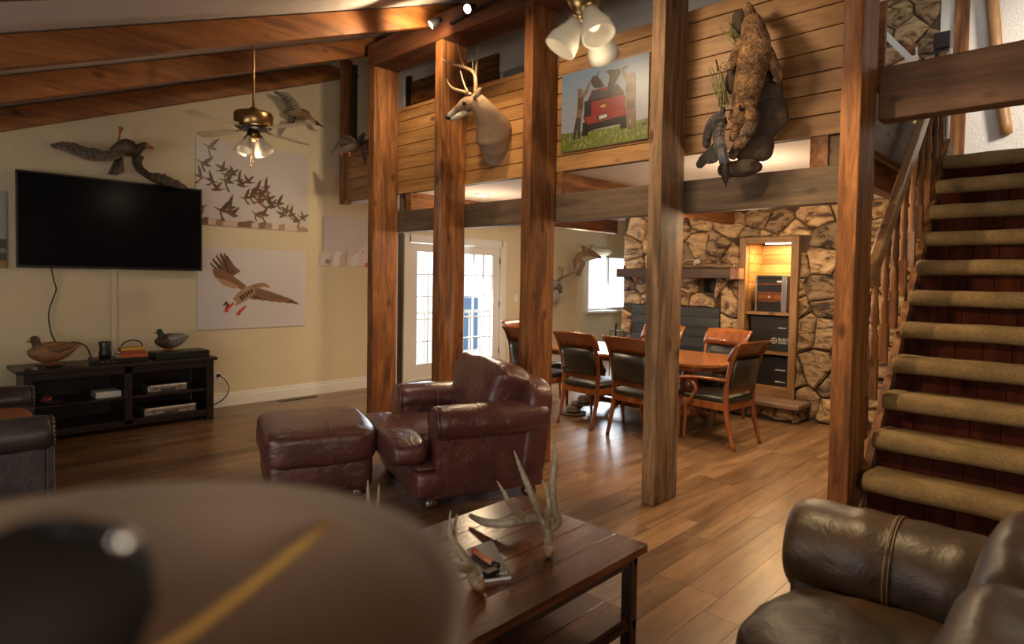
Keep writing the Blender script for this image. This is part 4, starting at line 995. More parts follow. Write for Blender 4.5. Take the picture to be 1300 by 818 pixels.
# --- dark leather chair at the left edge
LC = thing('sofa', 'dark leather sofa with nailhead trim cut off by the left edge', 'sofa', (-5.80, .42, 0), math.radians(176))
DL = M['darkleather']; NB = plain('nail_brass_dull', (.35, .22, .10), .4, .7); TW = wood('chair_edge_wood', (.35, .18, .08), (.55, .32, .15), (.62, .4, .2), 'Z', .4, 1, pervar=0, knots=False)
roll_arm(LC, -1, -.55, .20, -.48, .42, .64, DL, .99, NB, .115); roll_arm(LC, 1, .55, .20, -.48, .42, .66, DL, .99, NB, .115)
MB().box((-.55, -.44, .10), (.55, .42, .34)).build('seat_base', DL, LC, bev=.02)
MB().ell((0, -.04, .42), (.55, .42, .11), 48, 24, .4, .3).build('seat_cushion', M['orangecloth'], LC)
MB().ell((0, .36, .62), (.65, .11, .34), 48, 24, .4, .35, rot=Matrix.Rotation(-.15, 3, 'X')).build('back', DL, LC)
for sx in (-1, 1): MB().box((sx * .66 - .025, -.50, .05), (sx * .66 + .025, -.475, .42)).build('front_edge', TW, LC, bev=.008)
for (x, y) in ((.64, -.42), (-.64, -.42), (.64, .36), (-.64, .36)): MB().box((x - .025, y - .025, 0), (x + .025, y + .025, .12)).build('leg', TW, LC)

# ================================================================== DINING SET
def dining_chair(arms, label, loc, rz):
    t = thing('dining_chair', label, 'chair', loc, rz, 'dining chairs around the table'); W = M['chairwood']; K = M['blackleather']
    hw = .245
    for sx in (-1, 1):   # rear legs run on as back stiles, swept back at the top
        MB().tube([(sx * hw, -.33, 0), (sx * hw, -.29, .14), (sx * hw, -.245, .32), (sx * hw, -.235, .48), (sx * (hw + .005), -.245, .62), (sx * (hw + .01), -.28, .80), (sx * (hw + .02), -.34, .96), (sx * (hw + .035), -.385, 1.02)],
                  [(.017, .020), (.019, .024), (.021, .030), (.021, .028), (.020, .025), (.020, .024), (.019, .026), (.016, .018)], 8, smooth=True, up=(0, 1, 0), sub=3).build('rear_leg', W, t)
        MB().tube([(sx * .235, .235, 0), (sx * .235, .225, .14), (sx * .24, .215, .30), (sx * .24, .22, .43)], [(.014, .014), (.017, .017), (.022, .024), (.026, .028)], 8, up=(0, 1, 0), sub=3).build('front_leg', W, t)
    m_ = MB(); m_.box((-.245, .20, .36), (.245, .235, .435)); m_.box((-.245, -.25, .36), (.245, -.22, .435)); m_.box((-.262, -.24, .36), (-.235, .23, .435)); m_.box((.235, -.24, .36), (.262, .23, .435)); m_.build('seat_frame', W, t, bev=.008)
    MB().ell((0, 0, .455), (.262, .262, .045), 40, 16, .5, .25, fn=wr(.004, 6, 2)).build('seat', K, t)
    rings = []
    for k in range(13):   # crest rail: wide, rolled over to the rear
        u = -1 + 2 * k / 12; x = u * (hw + .045); bow = .03 * (1 - u * u)
        c = [(-.285, .845), (-.262, .85), (-.285, .92), (-.325, .985), (-.372, 1.03), (-.40, 1.035), (-.395, 1.015), (-.352, .98), (-.312, .92)]
        rings.append([Vector((x, y - bow, z + .008 * (1 - u * u))) for y, z in c])
    MB().loft(rings).build('crest_rail', W, t)
    m_ = MB(); m_.prism([(-.225, .52), (.225, .52), (.225, .575), (-.225, .575)], lambda u, v, d: Vector((u, -.235 + d - .025 * (1 - (u / .225) ** 2), v)), -.012, .014); m_.build('lower_rail', W, t, bev=.004)
    rings = []
    for k in range(11):
        u = -1 + 2 * k / 10; x = u * .222; bow = .028 * (1 - u * u)
        c = [(-.250 + .022, .575), (-.262 + .022, .66), (-.280 + .02, .76), (-.302 + .018, .86), (-.302 - .022, .86), (-.280 - .026, .76), (-.262 - .026, .66), (-.250 - .02, .575)]
        rings.append([Vector((x, y - bow, z)) for y, z in c])
    MB().loft(rings).build('back_pad', K, t)
    if arms:
        for sx in (-1, 1):
            MB().tube([(sx * .26, -.255, .66), (sx * .30, -.10, .665), (sx * .315, .08, .66), (sx * .31, .20, .645), (sx * .31, .245, .62), (sx * .31, .235, .595)], [(.020, .017), (.024, .015), (.028, .016), (.028, .017), (.026, .018), (.02, .015)], 10, sub=4).build('armrest', W, t)
            MB().tube([(sx * .27, .16, .38), (sx * .295, .10, .47), (sx * .305, .06, .54), (sx * .31, .10, .61), (sx * .31, .17, .64)], [(.018, .022), (.017, .02), (.016, .019), (.016, .02), (.018, .02)], 10, up=(0, 1, 0), sub=4).build('arm_support', W, t)
    else: pass
    if arms:
        MB().tube([(.0, -.238, .90), (.0, -.255, .905)], [(.035, .02)], 12).build('inlay', M['tablewood'], t)
    return t
c1 = dining_chair(False, 'dining chair nearest the armchair, its black leather back toward the camera', (-4.16, 5.68, 0), math.radians(-4))
c2 = dup(c1, (-3.44, 5.62, 0), math.radians(-6), 'dining chair half hidden by the free-standing post, back toward the camera')
c3 = dining_chair(True, 'dining chair with arms at the right end of the table', (-2.84, 5.98, 0), math.radians(84))
c4 = dup(c3, (-3.35, 6.83, 0), math.radians(172), 'dining chair on the fireplace side, showing its front left of the end chair')
c5 = dup(c1, (-4.18, 6.84, 0), math.radians(180), 'dining chair on the fireplace side, half behind the free-standing post')
c6 = dup(c1, (-5.55, 6.25, 0), math.radians(-92), 'dining chair at the far left end of the table')
c7 = dup(c1, (-5.0, 5.72, 0), math.radians(0), 'dining chair behind the post beside the deer head post')
for c in (c4,):
    pass
tb = thing('dining_table', 'long polished honey-brown dining table with clipped corners', 'table', (-3.98, 6.33, 0)); TW2 = M['tablewood']
def oct_(hx, hy, c): return [(-hx + c, -hy), (hx - c, -hy), (hx, -hy + c), (hx, hy - c), (hx - c, hy), (-hx + c, hy), (-hx, hy - c), (-hx, -hy + c)]
fz = lambda u, v, d: (u, v, d)
MB().prism(oct_(1.18, .56, .20), fz, .735, .77).build('table_top', TW2, tb, bev=.008)
MB().prism(oct_(1.14, .52, .19), fz, .69, .735).build('apron', M['chairwood'], tb, bev=.006)
for x in (-.62, .62):
    MB().lathe([(0, .10), (.10, .10), (.12, .16), (.08, .22), (.06, .30), (.10, .40), (.115, .48), (.07, .56), (.06, .62), (.11, .66), (.13, .69)], (x, 0, 0), 20).build('pedestal', M['chairwood'], tb)
    for sy in (-1, 1):
        MB().tube([(x, sy * .05, .17), (x, sy * .18, .16), (x, sy * .32, .085), (x, sy * .42, .04), (x, sy * .46, .05)], [(.045, .05), (.045, .045), (.04, .038), (.04, .04), (.032, .03)], 10, sub=4).build('pedestal_foot', M['chairwood'], tb)
MB().box((-.62, -.04, .10), (.62, .04, .17)).build('stretcher', M['chairwood'], tb, bev=.01)
for k, x in enumerate((-.4, .4)): MB().box((x - .0015, -.556, .7695), (x + .0015, .556, .7705)).build('leaf_seam', M['chairwood'], tb)
for i, (x, y, lab) in enumerate(((-4.52, 5.98, 'tan hat on the floor under the dining chairs, uppermost of the pile'), (-4.60, 5.86, 'pale brown hat lying on the floor behind the left dining chair'))):
    h = thing('felt_hat', lab, 'hat', (x, y, .005))
    hm = plain('felt_%s' % 'ab'[i], ((.10, .055, .035), (.20, .13, .09))[i], .9)
    z = .108 * (1 - i)
    MB().lathe([(0, .002), (.15, .0), (.165, .012), (.15, .008), (.09, .012), (.085, .07), (.06, .10), (0, .095)], (0, 0, z), 24).build('crown', hm, h)
    MB().lathe([(.086, .012), (.092, .012), (.090, .035), (.084, .035)], (0, 0, z), 24).build('band', M['black'], h)

# ================================================================== COFFEE TABLE
CT = thing('coffee_table', 'dark plank coffee table with a lower shelf in front of the sofa', 'coffee table', (-1.815, 1.63, 0))
X0, X1, Y0, Y1, ZT = -2.22, -1.41, .92, 2.34, .46
npl = 5; pw_ = (X1 - X0) / npl
for lv, (z0, z1, nm) in enumerate(((ZT - .035, ZT, 'top_plank'), (.13, .155, 'shelf_plank'))):
    g = 0 if lv == 0 else .04
    for i in range(npl):
        a, b = X0 + g + i * (X1 - X0 - 2 * g) / npl, X0 + g + (i + 1) * (X1 - X0 - 2 * g) / npl
        MB().box((a + .001, Y0 + g, z0), (b - .001, Y1 - g, z1 + random.uniform(-.0005, .0005))).build(nm, M['darktable'], CT, world=True, bev=.0025)
DF = M['darkmetalwood']
for (x, y) in ((X0 + .03, Y0 + .03), (X1 - .08, Y0 + .03), (X0 + .03, Y1 - .08), (X1 - .08, Y1 - .08)):
    lg = MB().box((x, y, 0), (x + .05, y + .05, ZT - .036)).build('leg', DF, CT, world=True, bev=.003)
for q in (((X0 + .03, Y0 + .035), (X1 - .03, Y0 + .06)), ((X0 + .03, Y1 - .06), (X1 - .03, Y1 - .035)), ((X0 + .035, Y0 + .03), (X0 + .06, Y1 - .03)), ((X1 - .06, Y0 + .03), (X1 - .035, Y1 - .03))):
    MB().box((*q[0], ZT - .085), (*q[1], ZT - .036)).build('apron', DF, CT, world=True)
    MB().box((*q[0], .10), (*q[1], .13)).build('shelf_rail', DF, CT, world=True)

# antlers and book on the table
ANT = [(.24, .18, .11), (.34, .28, .20), (.17, .12, .07)]
def ond(dep, x, y): return CAMP + ray(x, y) * dep
def cdep(p): return (MC @ (Vector(p) - CAMP))[2]
def antler(name, label, strokes, burr, loc):
    t = thing(name, label, 'antler', loc)
    for i, (pts, r, tipc) in enumerate(strokes):
        n = len(pts); cols = [ANT[0] if k < n * .35 else ANT[1] for k in range(n)]
        if tipc: cols[-1] = ANT[2]
        MB().tube(pts, r, 12, sub=6, cols=cols).build('main_beam' if i == 0 else 'tine', M['antler'], t, world=True)
    m_ = MB(); m_.col = (.30, .21, .14); m_.tube(burr[0], burr[1], 16, sub=3); m_.build('burr', M['antler'], t, world=True)
    m_ = MB(); m_.col = (.30, .16, .08); m_.tube([burr[0][0], Vector(burr[0][0]) * 1.0 + (Vector(burr[0][0]) - Vector(burr[0][1])).normalized() * .006], [burr[1][0] if isinstance(burr[1][0], float) else burr[1][0][0] * .75, .012], 14); m_.build('cut_end', M['antler'], t, world=True)
    return t
ZA = ZT + .03
b0 = on('Z', ZA, 697, 695); dB = cdep(b0)
pA = [b0 + Vector((0, 0, .01)), ond(dB * 1.0, 695, 672), ond(dB * 1.01, 688, 660), on('Z', ZA + .03, 668, 660), on('Z', ZA + .03, 645, 664), on('Z', ZA + .01, 618, 664), on('Z', ZA, 597, 655)]
d2 = cdep(pA[4]); d1 = cdep(pA[1])
antler('deer_antler', 'large pale antler standing on the coffee table with its tines up', [
    (pA, [.021, .020, .019, .020, .021, .019, .010], 1),
    ([pA[3], ond(d2, 648, 640), ond(d2, 640, 626), ond(d2, 631, 611)], [.017, .013, .009, .002], 0),
    ([pA[2], ond(d1, 680, 640), ond(d1, 668, 612), ond(d1, 659, 590), ond(d1, 653, 573)], [.018, .016, .013, .008, .002], 0),
    ([pA[1], ond(d1 * .98, 697, 650), ond(d1 * .98, 696, 634), ond(d1 * .98, 693, 620), ond(d1 * .98, 688, 610)], [.014, .011, .008, .006, .002], 0),
    ([pA[1], ond(d1 * 1.01, 708, 664), ond(d1 * 1.01, 703, 640), ond(d1 * 1.01, 702, 612), ond(d1 * 1.01, 705, 585), ond(d1 * 1.01, 703, 556)], [.018, .017, .016, .016, .011, .002], 0)],
    ([on('Z', ZT + .022, 697, 703), b0 + Vector((0, 0, .002)), ond(d1, 696, 682)], [.020, .026, .021]), b0)
b1 = on('Z', ZA - .005, 604, 738); dC = cdep(b1)
pC = [b1, ond(dC, 597, 722), ond(dC, 588, 706), ond(dC * 1.02, 578, 690), ond(dC * 1.04, 571, 676), ond(dC * 1.05, 572, 648)]
antler('deer_antler', 'small antler on the coffee table half behind the blurred lamp shade', [
    (pC, [.024, .022, .017, .012, .008, .002], 0),
    ([pC[3], ond(dC * 1.05, 577, 672), ond(dC * 1.05, 580, 653)], [.011, .008, .002], 0),
    ([pC[1], ond(dC * .97, 585, 720), ond(dC * .95, 562, 715), ond(dC * .93, 540, 712)], [.02, .017, .013, .004], 0)],
    ([on('Z', ZT + .03, 611, 744), b1, ond(dC, 600, 730)], [.02, .027, .022]), b1)
q = on('Z', ZT + .02, 480, 690); dq = cdep(q)
antler('deer_antler', 'antler mostly hidden by the lamp shade, only two tips showing above its rim', [
    ([q, ond(dq, 474, 660), ond(dq, 468, 635), ond(dq, 467, 610)], [.02, .015, .009, .002], 0),
    ([ond(dq, 474, 660), ond(dq, 480, 640), ond(dq, 481, 615)], [.014, .009, .002], 0)], ([q + Vector((0, 0, -.0)), q + Vector((0, 0, .02)), q + Vector((0, 0, .03))], [.02, .026, .02]), q)
bk = thing('book', 'dark glossy magazine lying on the coffee table beside the small antler', 'book', on('Z', ZT, 615, 715))
c4_ = [on('Z', ZT + .001, *p) for p in ((592, 702), (625, 690), (650, 736), (606, 742))]
def slab(pts, z0, z1):
    m_ = MB(); n = len(pts); m_.add([Vector((p[0], p[1], z0)) for p in pts] + [Vector((p[0], p[1], z1)) for p in pts], [tuple(range(n)), tuple(range(n, 2 * n))] + [(i, (i + 1) % n, (i + 1) % n + n, i + n) for i in range(n)]); return m_
ct_ = sum(c4_, Vector()) / 4
slab([ct_ + (p - ct_) * .97 for p in c4_], ZT + .001, ZT + .014).build('pages', M['white'], bk, world=True)
slab(c4_, ZT + .014, ZT + .017).build('cover', plain('glossy_cover', (.035, .035, .05), .4), bk, world=True)
e0, e1 = c4_[3] + Vector((0, 0, 0)), c4_[2]
o = bk; m_ = MB()
for k in range(9):
    a = e0.lerp(e1, .15 + k * .085); b = e0.lerp(e1, .15 + k * .085 + .05); ofs = (c4_[0] - c4_[3]).normalized() * .018; of2 = (c4_[0] - c4_[3]).normalized() * .032
    m_.add([(a + ofs).xy.to_3d() + Vector((0, 0, ZT + .0175)), (b + ofs).xy.to_3d() + Vector((0, 0, ZT + .0175)), (b + of2).xy.to_3d() + Vector((0, 0, ZT + .0175)), (a + of2).xy.to_3d() + Vector((0, 0, ZT + .0175))], [(0, 1, 2, 3)])
m_.build('cover_print', M['white'], bk, world=True)
cg = thing('tube_case', 'orange-brown tube with a black end cap lying on the magazine', 'tube', on('Z', ZT, 617, 708))
a, b = on('Z', ZT + .03, 601, 699), on('Z', ZT + .03, 630, 718)
MB().tube([a, b], [.0125], 16).build('body', plain('tube_orange', (.40, .15, .07), .4), cg, world=True)
MB().tube([a.lerp(b, .05), a.lerp(b, .2)], [.0129], 16).build('red_band', plain('tube_red', (.45, .05, .03), .4), cg, world=True)
MB().tube([a.lerp(b, .9), a.lerp(b, 1.06)], [.0140], 16).build('end_cap', M['black'], cg, world=True)
ld = bx('lighter_case', tuple(on('Z', ZT + .0175, 612, 731)), tuple(on('Z', ZT + .0175, 612, 731) + Vector((.035, .06, .018))), M['darkmetal'], bev=.003); tag(ld, 'small dark case on the near edge of the magazine', 'case')

# ================================================================== LAMP in the foreground
LP = Vector((-.361, .054, 1.433)); R1 = .20
lp = thing('table_lamp', 'large blurred tan drum lamp shade at the lower left, seen from above', 'lamp', (LP.x, LP.y, .66))
prof = [(R1, 0), (R1 * 1.02, -.06), (R1 * 1.10, -.26), (R1 * 1.10 - .003, -.26), (R1 * 1.02 - .003, -.06), (R1 - .003, 0), (R1, 0)]
MB().lathe(prof, LP, 96).build('shade', M['linen'], lp, world=True)
MB().lathe([(R1 - .005, -.006), (R1 + .003, -.006), (R1 + .003, .003), (R1 - .005, .003), (R1 - .005, -.006)], LP, 96).build('rim', M['linen'], lp, world=True)
M['goldwire'] = plain('gold_wire', (.50, .29, .08), .45)
arm_d = on('Z', LP.z - .035, 425, 685) - Vector((LP.x, LP.y, LP.z - .035)); arm_d.z = 0; arm_d.normalize()
for k in range(3):
    d = Matrix.Rotation(2 * PI * k / 3, 3, 'Z') @ arm_d
    MB().tube([LP + Vector((0, 0, -.045)), LP + d * .08 + Vector((0, 0, -.045)), LP + d * (R1 - .004) + Vector((0, 0, -.02))], [.0034], 8, sub=3).build('spider_arm', M['goldwire'], lp, world=True)
MB().lathe([(0, -.055), (.016, -.055), (.016, -.038), (0, -.038)], LP, 20).build('hub', M['brass'], lp, world=True)
m_ = MB().lathe([(0, -.042), (.02, -.038), (.040, -.025), (.050, .0), (.048, .022), (.036, .036), (.018, .045), (0, .048)], LP, 32); m_.build('finial', plain('dark_bronze', (.010, .007, .006), .75, 0, spec=.15), lp, world=True)
MB().ell(on('Z', LP.z + .05, 158, 688), (.005, .005, .005), 16, 12).build('highlight_bead', M['chrome'], lp, world=True)  # shiny bead added for the bright glint beside the finial
MB().tube([LP + Vector((0, 0, .044)), LP + Vector((.0, .0, .05)), on('Z', LP.z + .05, 158, 688)], [.0016], 6).build('highlight_bead_wire', M['black'], lp, world=True)  # wire added only to hold the glint bead
MB().lathe([(0, 0), (.09, 0), (.10, .02), (.05, .05), (.075, .12), (.11, .22), (.09, .34), (.04, .42), (.02, .47), (.018, .56), (0, .56)], (LP.x, LP.y, .66), 32).build('base', plain('lamp_base_bronze', (.03, .02, .015), .35, .3), lp, world=True)
MB().ell((LP.x, LP.y, LP.z - .14), (.03, .03, .05), 16, 12).build('lamp_bulb', M['white'], lp, world=True)
et = thing('end_table', 'dark round end table carrying the foreground lamp', 'table', (LP.x, LP.y, 0))
MB().lathe([(0, .625), (.26, .625), (.27, .64), (.26, .655), (0, .655)], (LP.x, LP.y, 0), 40).build('table_top', M['darktable'], et, world=True)
MB().lathe([(0, 0), (.16, 0), (.15, .03), (.04, .06), (.035, .60), (.10, .625), (0, .625)], (LP.x, LP.y, 0), 24).build('pedestal', M['darkmetalwood'], et, world=True)

# ================================================================== STONE WALL: cabinet, mantel, fireplace cover, hearth
cab = thing('wall_cabinet', 'tall oak-framed cabinet set into the stone wall, its top lit', 'cabinet', (-3.015, YS, .22))
OW = wood('cabinet_oak', (.14, .065, .022), (.27, .14, .05), (.38, .21, .085), 'Z', .5, 1, pervar=.1); OWX = wood('cabinet_oak_x', (.14, .065, .022), (.27, .14, .05), (.38, .21, .085), 'X', .5, 1, pervar=.1)
xa, xb, za, zc_ = CAB; yf = YS - .075
for q in ((xa, xa + .085, za, zc_), (xb - .085, xb, za, zc_)): bx('frame_stile', (q[0], yf, q[2]), (q[1], YS + .02, q[3]), OW, cab, .006)
for q in ((xa + .085, xb - .085, za, za + .13), (xa + .085, xb - .085, zc_ - .075, zc_)): bx('frame_rail', (q[0], yf + .004, q[2]), (q[1], YS + .02, q[3]), OWX, cab, .005)
for q in ((xa + .04, xa + .08), (xb - .08, xb - .04)): bx('side_panel', (q[0], YS + .02, za), (q[1], YS + .44, zc_), OW, cab)
ch_ = (zc_ - .08 - 1.25) / 7
for k in range(7):
    bx('back_board', (xa + .08, YS + .41, 1.25 + k * ch_ + .002), (xb - .08, YS + .43, 1.25 + (k + 1) * ch_ - .002), M['pineX'], cab, .002)
    bx('side_board', (xa + .08, YS + .02, 1.25 + k * ch_ + .002), (xa + .09, YS + .41, 1.25 + (k + 1) * ch_ - .002), M['pineX'], cab, .002)
bx('back_panel', (xa + .08, YS + .43, za), (xb - .08, YS + .44, zc_), M['mortar'], cab)
bx('cabinet_top', (xa + .08, YS + .02, zc_ - .03), (xb - .08, YS + .43, zc_ - .01), OWX, cab)
for z, th_ in ((1.213, .036), (.736, .036), (.30, .03)): bx('shelf', (xa + .085, YS - .03, z), (xb - .085, YS + .41, z + th_), OWX, cab)
bx('light_strip', (-3.06, YS - .045, zc_ - .088), (xb - .09, YS - .01, zc_ - .076), M['led'], cab)
lamp('cabinet_light', 'AREA', (-2.95, YS + .12, zc_ - .09), 24, (1, .66, .30), .3, (-3.0, YS + .2, 1.2), sy=.06)
wc = thing('wine_cooler', 'small steel-framed glass-door cooler on the lit top shelf of the cabinet', 'cooler', (-2.99, YS + .15, 1.25))
x0, x1, z0, z1, yc = -3.19, -2.81, 1.25, 1.69, YS + .02
bx('body', (x0 + .01, yc + .02, z0 + .01), (x1 + .02, yc + .30, z1), plain('cooler_brown', (.09, .045, .03), .35), wc, .008)
bx('interior', (x0 + .03, yc + .012, z0 + .03), (x1 - .05, yc + .022, z1 - .03), M['black'], wc)
for q in ((x0, x1, z1 - .03, z1 + .004), (x0, x1, z0, z0 + .035)): bx('frame_rail', (q[0], yc - .012, q[2]), (q[1], yc + .014, q[3]), M['darkmetal'], wc, .003)
bx('frame_stile', (x0, yc - .014, z0), (x0 + .022, yc + .014, z1), M['chrome'], wc, .003); bx('frame_stile', (x1 - .06, yc - .014, z0), (x1, yc + .014, z1), M['chrome'], wc, .003)
for z in (1.375, 1.475, 1.58): bx('rack', (x0 + .02, yc - .004, z), (x1 - .06, yc + .012, z + .014), M['chairwood'], wc)
bx('wood_drawer', (x0 + .03, yc - .006, 1.40), (x1 - .065, yc + .012, 1.465), M['chairwood'], wc)
MB().lathe([(0, 0), (.013, 0), (.013, .008), (0, .008)], ((x0 + x1) / 2 - .02, yc - .007, 1.43), 16, (0, -1, 0)).build('badge', M['silver'], wc, world=True)
bx('display', (x1 - .12, yc - .006, 1.61), (x1 - .065, yc + .011, 1.63), M['white'], wc)
def txt(body, size, loc, parent, mat, name='lettering', rot=(PI / 2, 0, 0), sx=1):
    c = bpy.data.curves.new('t', 'FONT'); c.body = body; c.size = size; c.extrude = .0006; c.space_character = 1.0
    o = bpy.data.objects.new('t', c); COL.objects.link(o); bpy.context.view_layer.update()
    me = bpy.data.meshes.new_from_object(o.evaluated_get(bpy.context.evaluated_depsgraph_get())); bpy.data.objects.remove(o)
    Rm = Matrix.Rotation(rot[2], 4, 'Z') @ Matrix.Rotation(rot[0], 4, 'X'); me.transform(Rm @ Matrix.Diagonal((sx, 1, 1, 1)))
    me.materials.clear(); me.materials.append(mat); q = bpy.data.objects.new(name, me); COL.objects.link(q)
    q.parent = parent; q.location = Vector(loc) - parent.location; return q
BC = plain('black_carton', (.012, .011, .010), .45); LT = plain('pale_lettering', (.62, .60, .55), .5)
bxs = [(-3.24, -2.75, .773, 1.00, 'black carton with pale lettering BLACK R COFFEE COM on the middle shelf of the cabinet'), (-3.24, -2.76, 1.002, 1.19, 'plain black carton stacked on the lettered carton in the cabinet'),
       (-3.20, -2.75, .331, .49, 'black drawer box at the bottom of the cabinet'), (-3.20, -2.75, .492, .615, 'black drawer box above the lowest one in the cabinet'), (-3.24, -2.78, .617, .70, 'flat black box on top of the two drawer boxes in the cabinet')]
for i, (a, b, c, d, lab) in enumerate(bxs):
    t = thing('carton', lab, 'box', ((a + b) / 2, YS + .2, c), 0, 'black boxes in the wall cabinet')
    bx('body', (a, YS + .02, c), (b, YS + .36, d), BC, t, .004); bx('lid', (a - .003, YS + .017, d - .035), (b + .003, YS + .363, d), BC, t, .002)
    if i == 0:
        txt('BLACK R', .052, (-2.895, YS + .0165, .903), t, LT, sx=.84); txt('COFFEE COM', .036, (-2.895, YS + .0165, .868), t, LT, sx=.76)
        MB().lathe([(.030, 0), (.036, 0), (.036, .002), (.030, .002), (.030, 0)], (-2.945, YS + .0165, .903), 24, (0, -1, 0)).build('round_logo', LT, t, world=True)
        m_ = MB(); m_.box((-2.975, YS + .0145, .901), (-2.915, YS + .0165, .905)); m_.box((-2.947, YS + .0145, .873), (-2.943, YS + .0165, .933)); m_.build('logo_cross', LT, t, world=True)
    if i == 1: bx('small_print', (b - .14, YS + .0145, 1.055), (b - .05, YS + .0165, 1.063), LT, t)
    if i in (2, 3): bx('label_line', (b - .17, YS + .0165, (c + d) / 2 - .01), (b - .05, YS + .0185, (c + d) / 2), LT, t)
mt = thing('mantel', 'heavy dark log mantel on the stone wall above the fireplace', 'mantel', (-4.2, 7.5, 1.65))
bx('beam', (-5.10, 7.42, 1.65), (-3.42, YS + .02, 1.77), wood('mantel_wood', (.03, .018, .013), (.075, .042, .028), (.12, .07, .045), 'X', .6, 1, pervar=0), mt, .012)
bx('end_block', (-3.42, 7.42, 1.64), (-3.30, YS + .02, 1.775), wood('mantel_end', (.12, .05, .025), (.24, .12, .06), (.36, .2, .11), 'Y', .5, 1, pervar=0), mt, .01)
dr = thing('driftwood', 'gnarled driftwood with a pale deer skull lying on the mantel', 'driftwood', (-3.9, 7.5, 1.77))
m_ = MB(); m_.col = (.22, .14, .075)
for k, (a, b, r) in enumerate((((-4.35, 7.5, 1.80), (-3.45, 7.52, 1.81), .035), ((-4.2, 7.5, 1.82), (-3.7, 7.5, 1.87), .04), ((-3.9, 7.5, 1.84), (-3.4, 7.53, 1.795), .035), ((-4.3, 7.48, 1.80), (-4.05, 7.5, 1.86), .04))):
    a, b = Vector(a), Vector(b); P = [a.lerp(b, t / 6) + Vector((0, 0, .025 * noise.noise(Vector((k * 3.1, t * 1.3, 0))))) for t in range(7)]
    m_.tube(P, [r * (.4 + .8 * abs(noise.noise(Vector((t * .9, k, 1))))) + .008 for t in range(7)], 10, sub=3)
m_.build('wood', M['antler'], dr, world=True)
m_ = MB(); m_.col = (.50, .42, .32); m_.ell((-3.86, 7.44, 1.86), (.045, .03, .035), 16, 10); m_.tube([(-3.87, 7.44, 1.85), (-3.90, 7.42, 1.82)], [.02, .014], 10); m_.build('skull', M['antler'], dr, world=True)
m_ = MB(); m_.col = (.42, .34, .24)
m_.tube([(-3.88, 7.44, 1.88), (-4.0, 7.43, 1.88), (-4.1, 7.44, 1.83), (-4.15, 7.45, 1.80)], [.010, .009, .008, .004], 8, sub=3); m_.tube([(-3.84, 7.44, 1.88), (-3.80, 7.44, 1.93), (-3.72, 7.45, 1.95)], [.008, .007, .003], 8, sub=3); m_.tube([(-4.0, 7.43, 1.88), (-3.98, 7.43, 1.93)], [.006, .002], 8)
m_.build('skull_antler', M['antler'], dr, world=True)
fp = thing('fireplace_cover', 'dark slate-grey board cover over the fireplace opening', 'fireplace', (-4.29, YS, .35))
for k in range(7): bx('cover_board', (-4.95, YS - .03, .35 + k * .131 + .002), (-3.63, YS - .005, .35 + (k + 1) * .131 - .002), M['slate'], fp, .003)
bx('backing', (-4.96, YS - .004, .35), (-3.62, YS + .01, 1.27), M['black'], fp)
hr = thing('hearth', 'raised stone hearth ledge with a wooden slab below the cabinet', 'hearth', (-3.4, 7.45, 0))
bx('slab', (-4.9, 7.22, .165), (-2.48, YS - .01, .225), wood('hearth_slab', (.10, .06, .035), (.19, .115, .07), (.28, .18, .115), 'X', .5, 1, pervar=0), hr, .015)
bx('core', (-4.8, 7.35, 0), (-2.56, YS - .01, .165), M['mortar'], hr)
stones(hr, -4.8, -2.56, 0.0, .16, [], lambda u, v, d: (u, 7.36 - d, v), .2, 21, 1.0)
stones(hr, 7.34, YS, 0.0, .16, [], lambda u, v, d: (-2.57 + d * .8, u, v), .2, 22, 1.0)
ft = thing('fireplace_tools', 'black iron fireplace tool stand beside the window end of the stone wall', 'tools', (-5.0, 7.3, 0))
MB().lathe([(0, 0), (.11, 0), (.11, .015), (.02, .03), (.012, .06), (.012, .95), (.03, .98), (0, 1.02)], (-5.0, 7.3, 0), 20).build('stand', M['black'], ft, world=True)
MB().bar((-5.10, 7.3, .9), (-4.9, 7.3, .9), .015, .015).build('crossbar', M['black'], ft, world=True)
for dx in (-.08, .08): MB().tube([(-5.0 + dx, 7.28, .90), (-5.0 + dx, 7.28, .25)], [.007], 8).build('poker', M['black'], ft, world=True)
sp = thing('light_switch', 'white light switch between the french doors and the deer heads', 'switch', (XW, 8.07, 1.2))
bx('switch_plate', (XW, 8.02, 1.2), (XW + .008, 8.12, 1.33), M['trim'], sp, .002); bx('toggle', (XW + .008, 8.06, 1.25), (XW + .02, 8.08, 1.28), M['white'], sp)
for i, (x, y, lab) in enumerate(((-5.07, 4.76, 'glowing recessed ceiling light left, below the deer head'), (-1.99, 4.71, 'glowing recessed ceiling light behind the bobcat mount'))):
    t = thing('recessed_light', lab, 'ceiling light', (x, y, 2.52))
    MB().lathe([(.065, 0), (.085, 0), (.085, .012), (.065, .012), (.065, 0)], (x, y, 2.518), 28).build('trim_ring', M['trim'], t, world=True)
    MB().lathe([(0, 0), (.066, 0), (.066, .006), (0, .006)], (x, y, 2.522), 28).build('lens', M['led'], t, world=True)

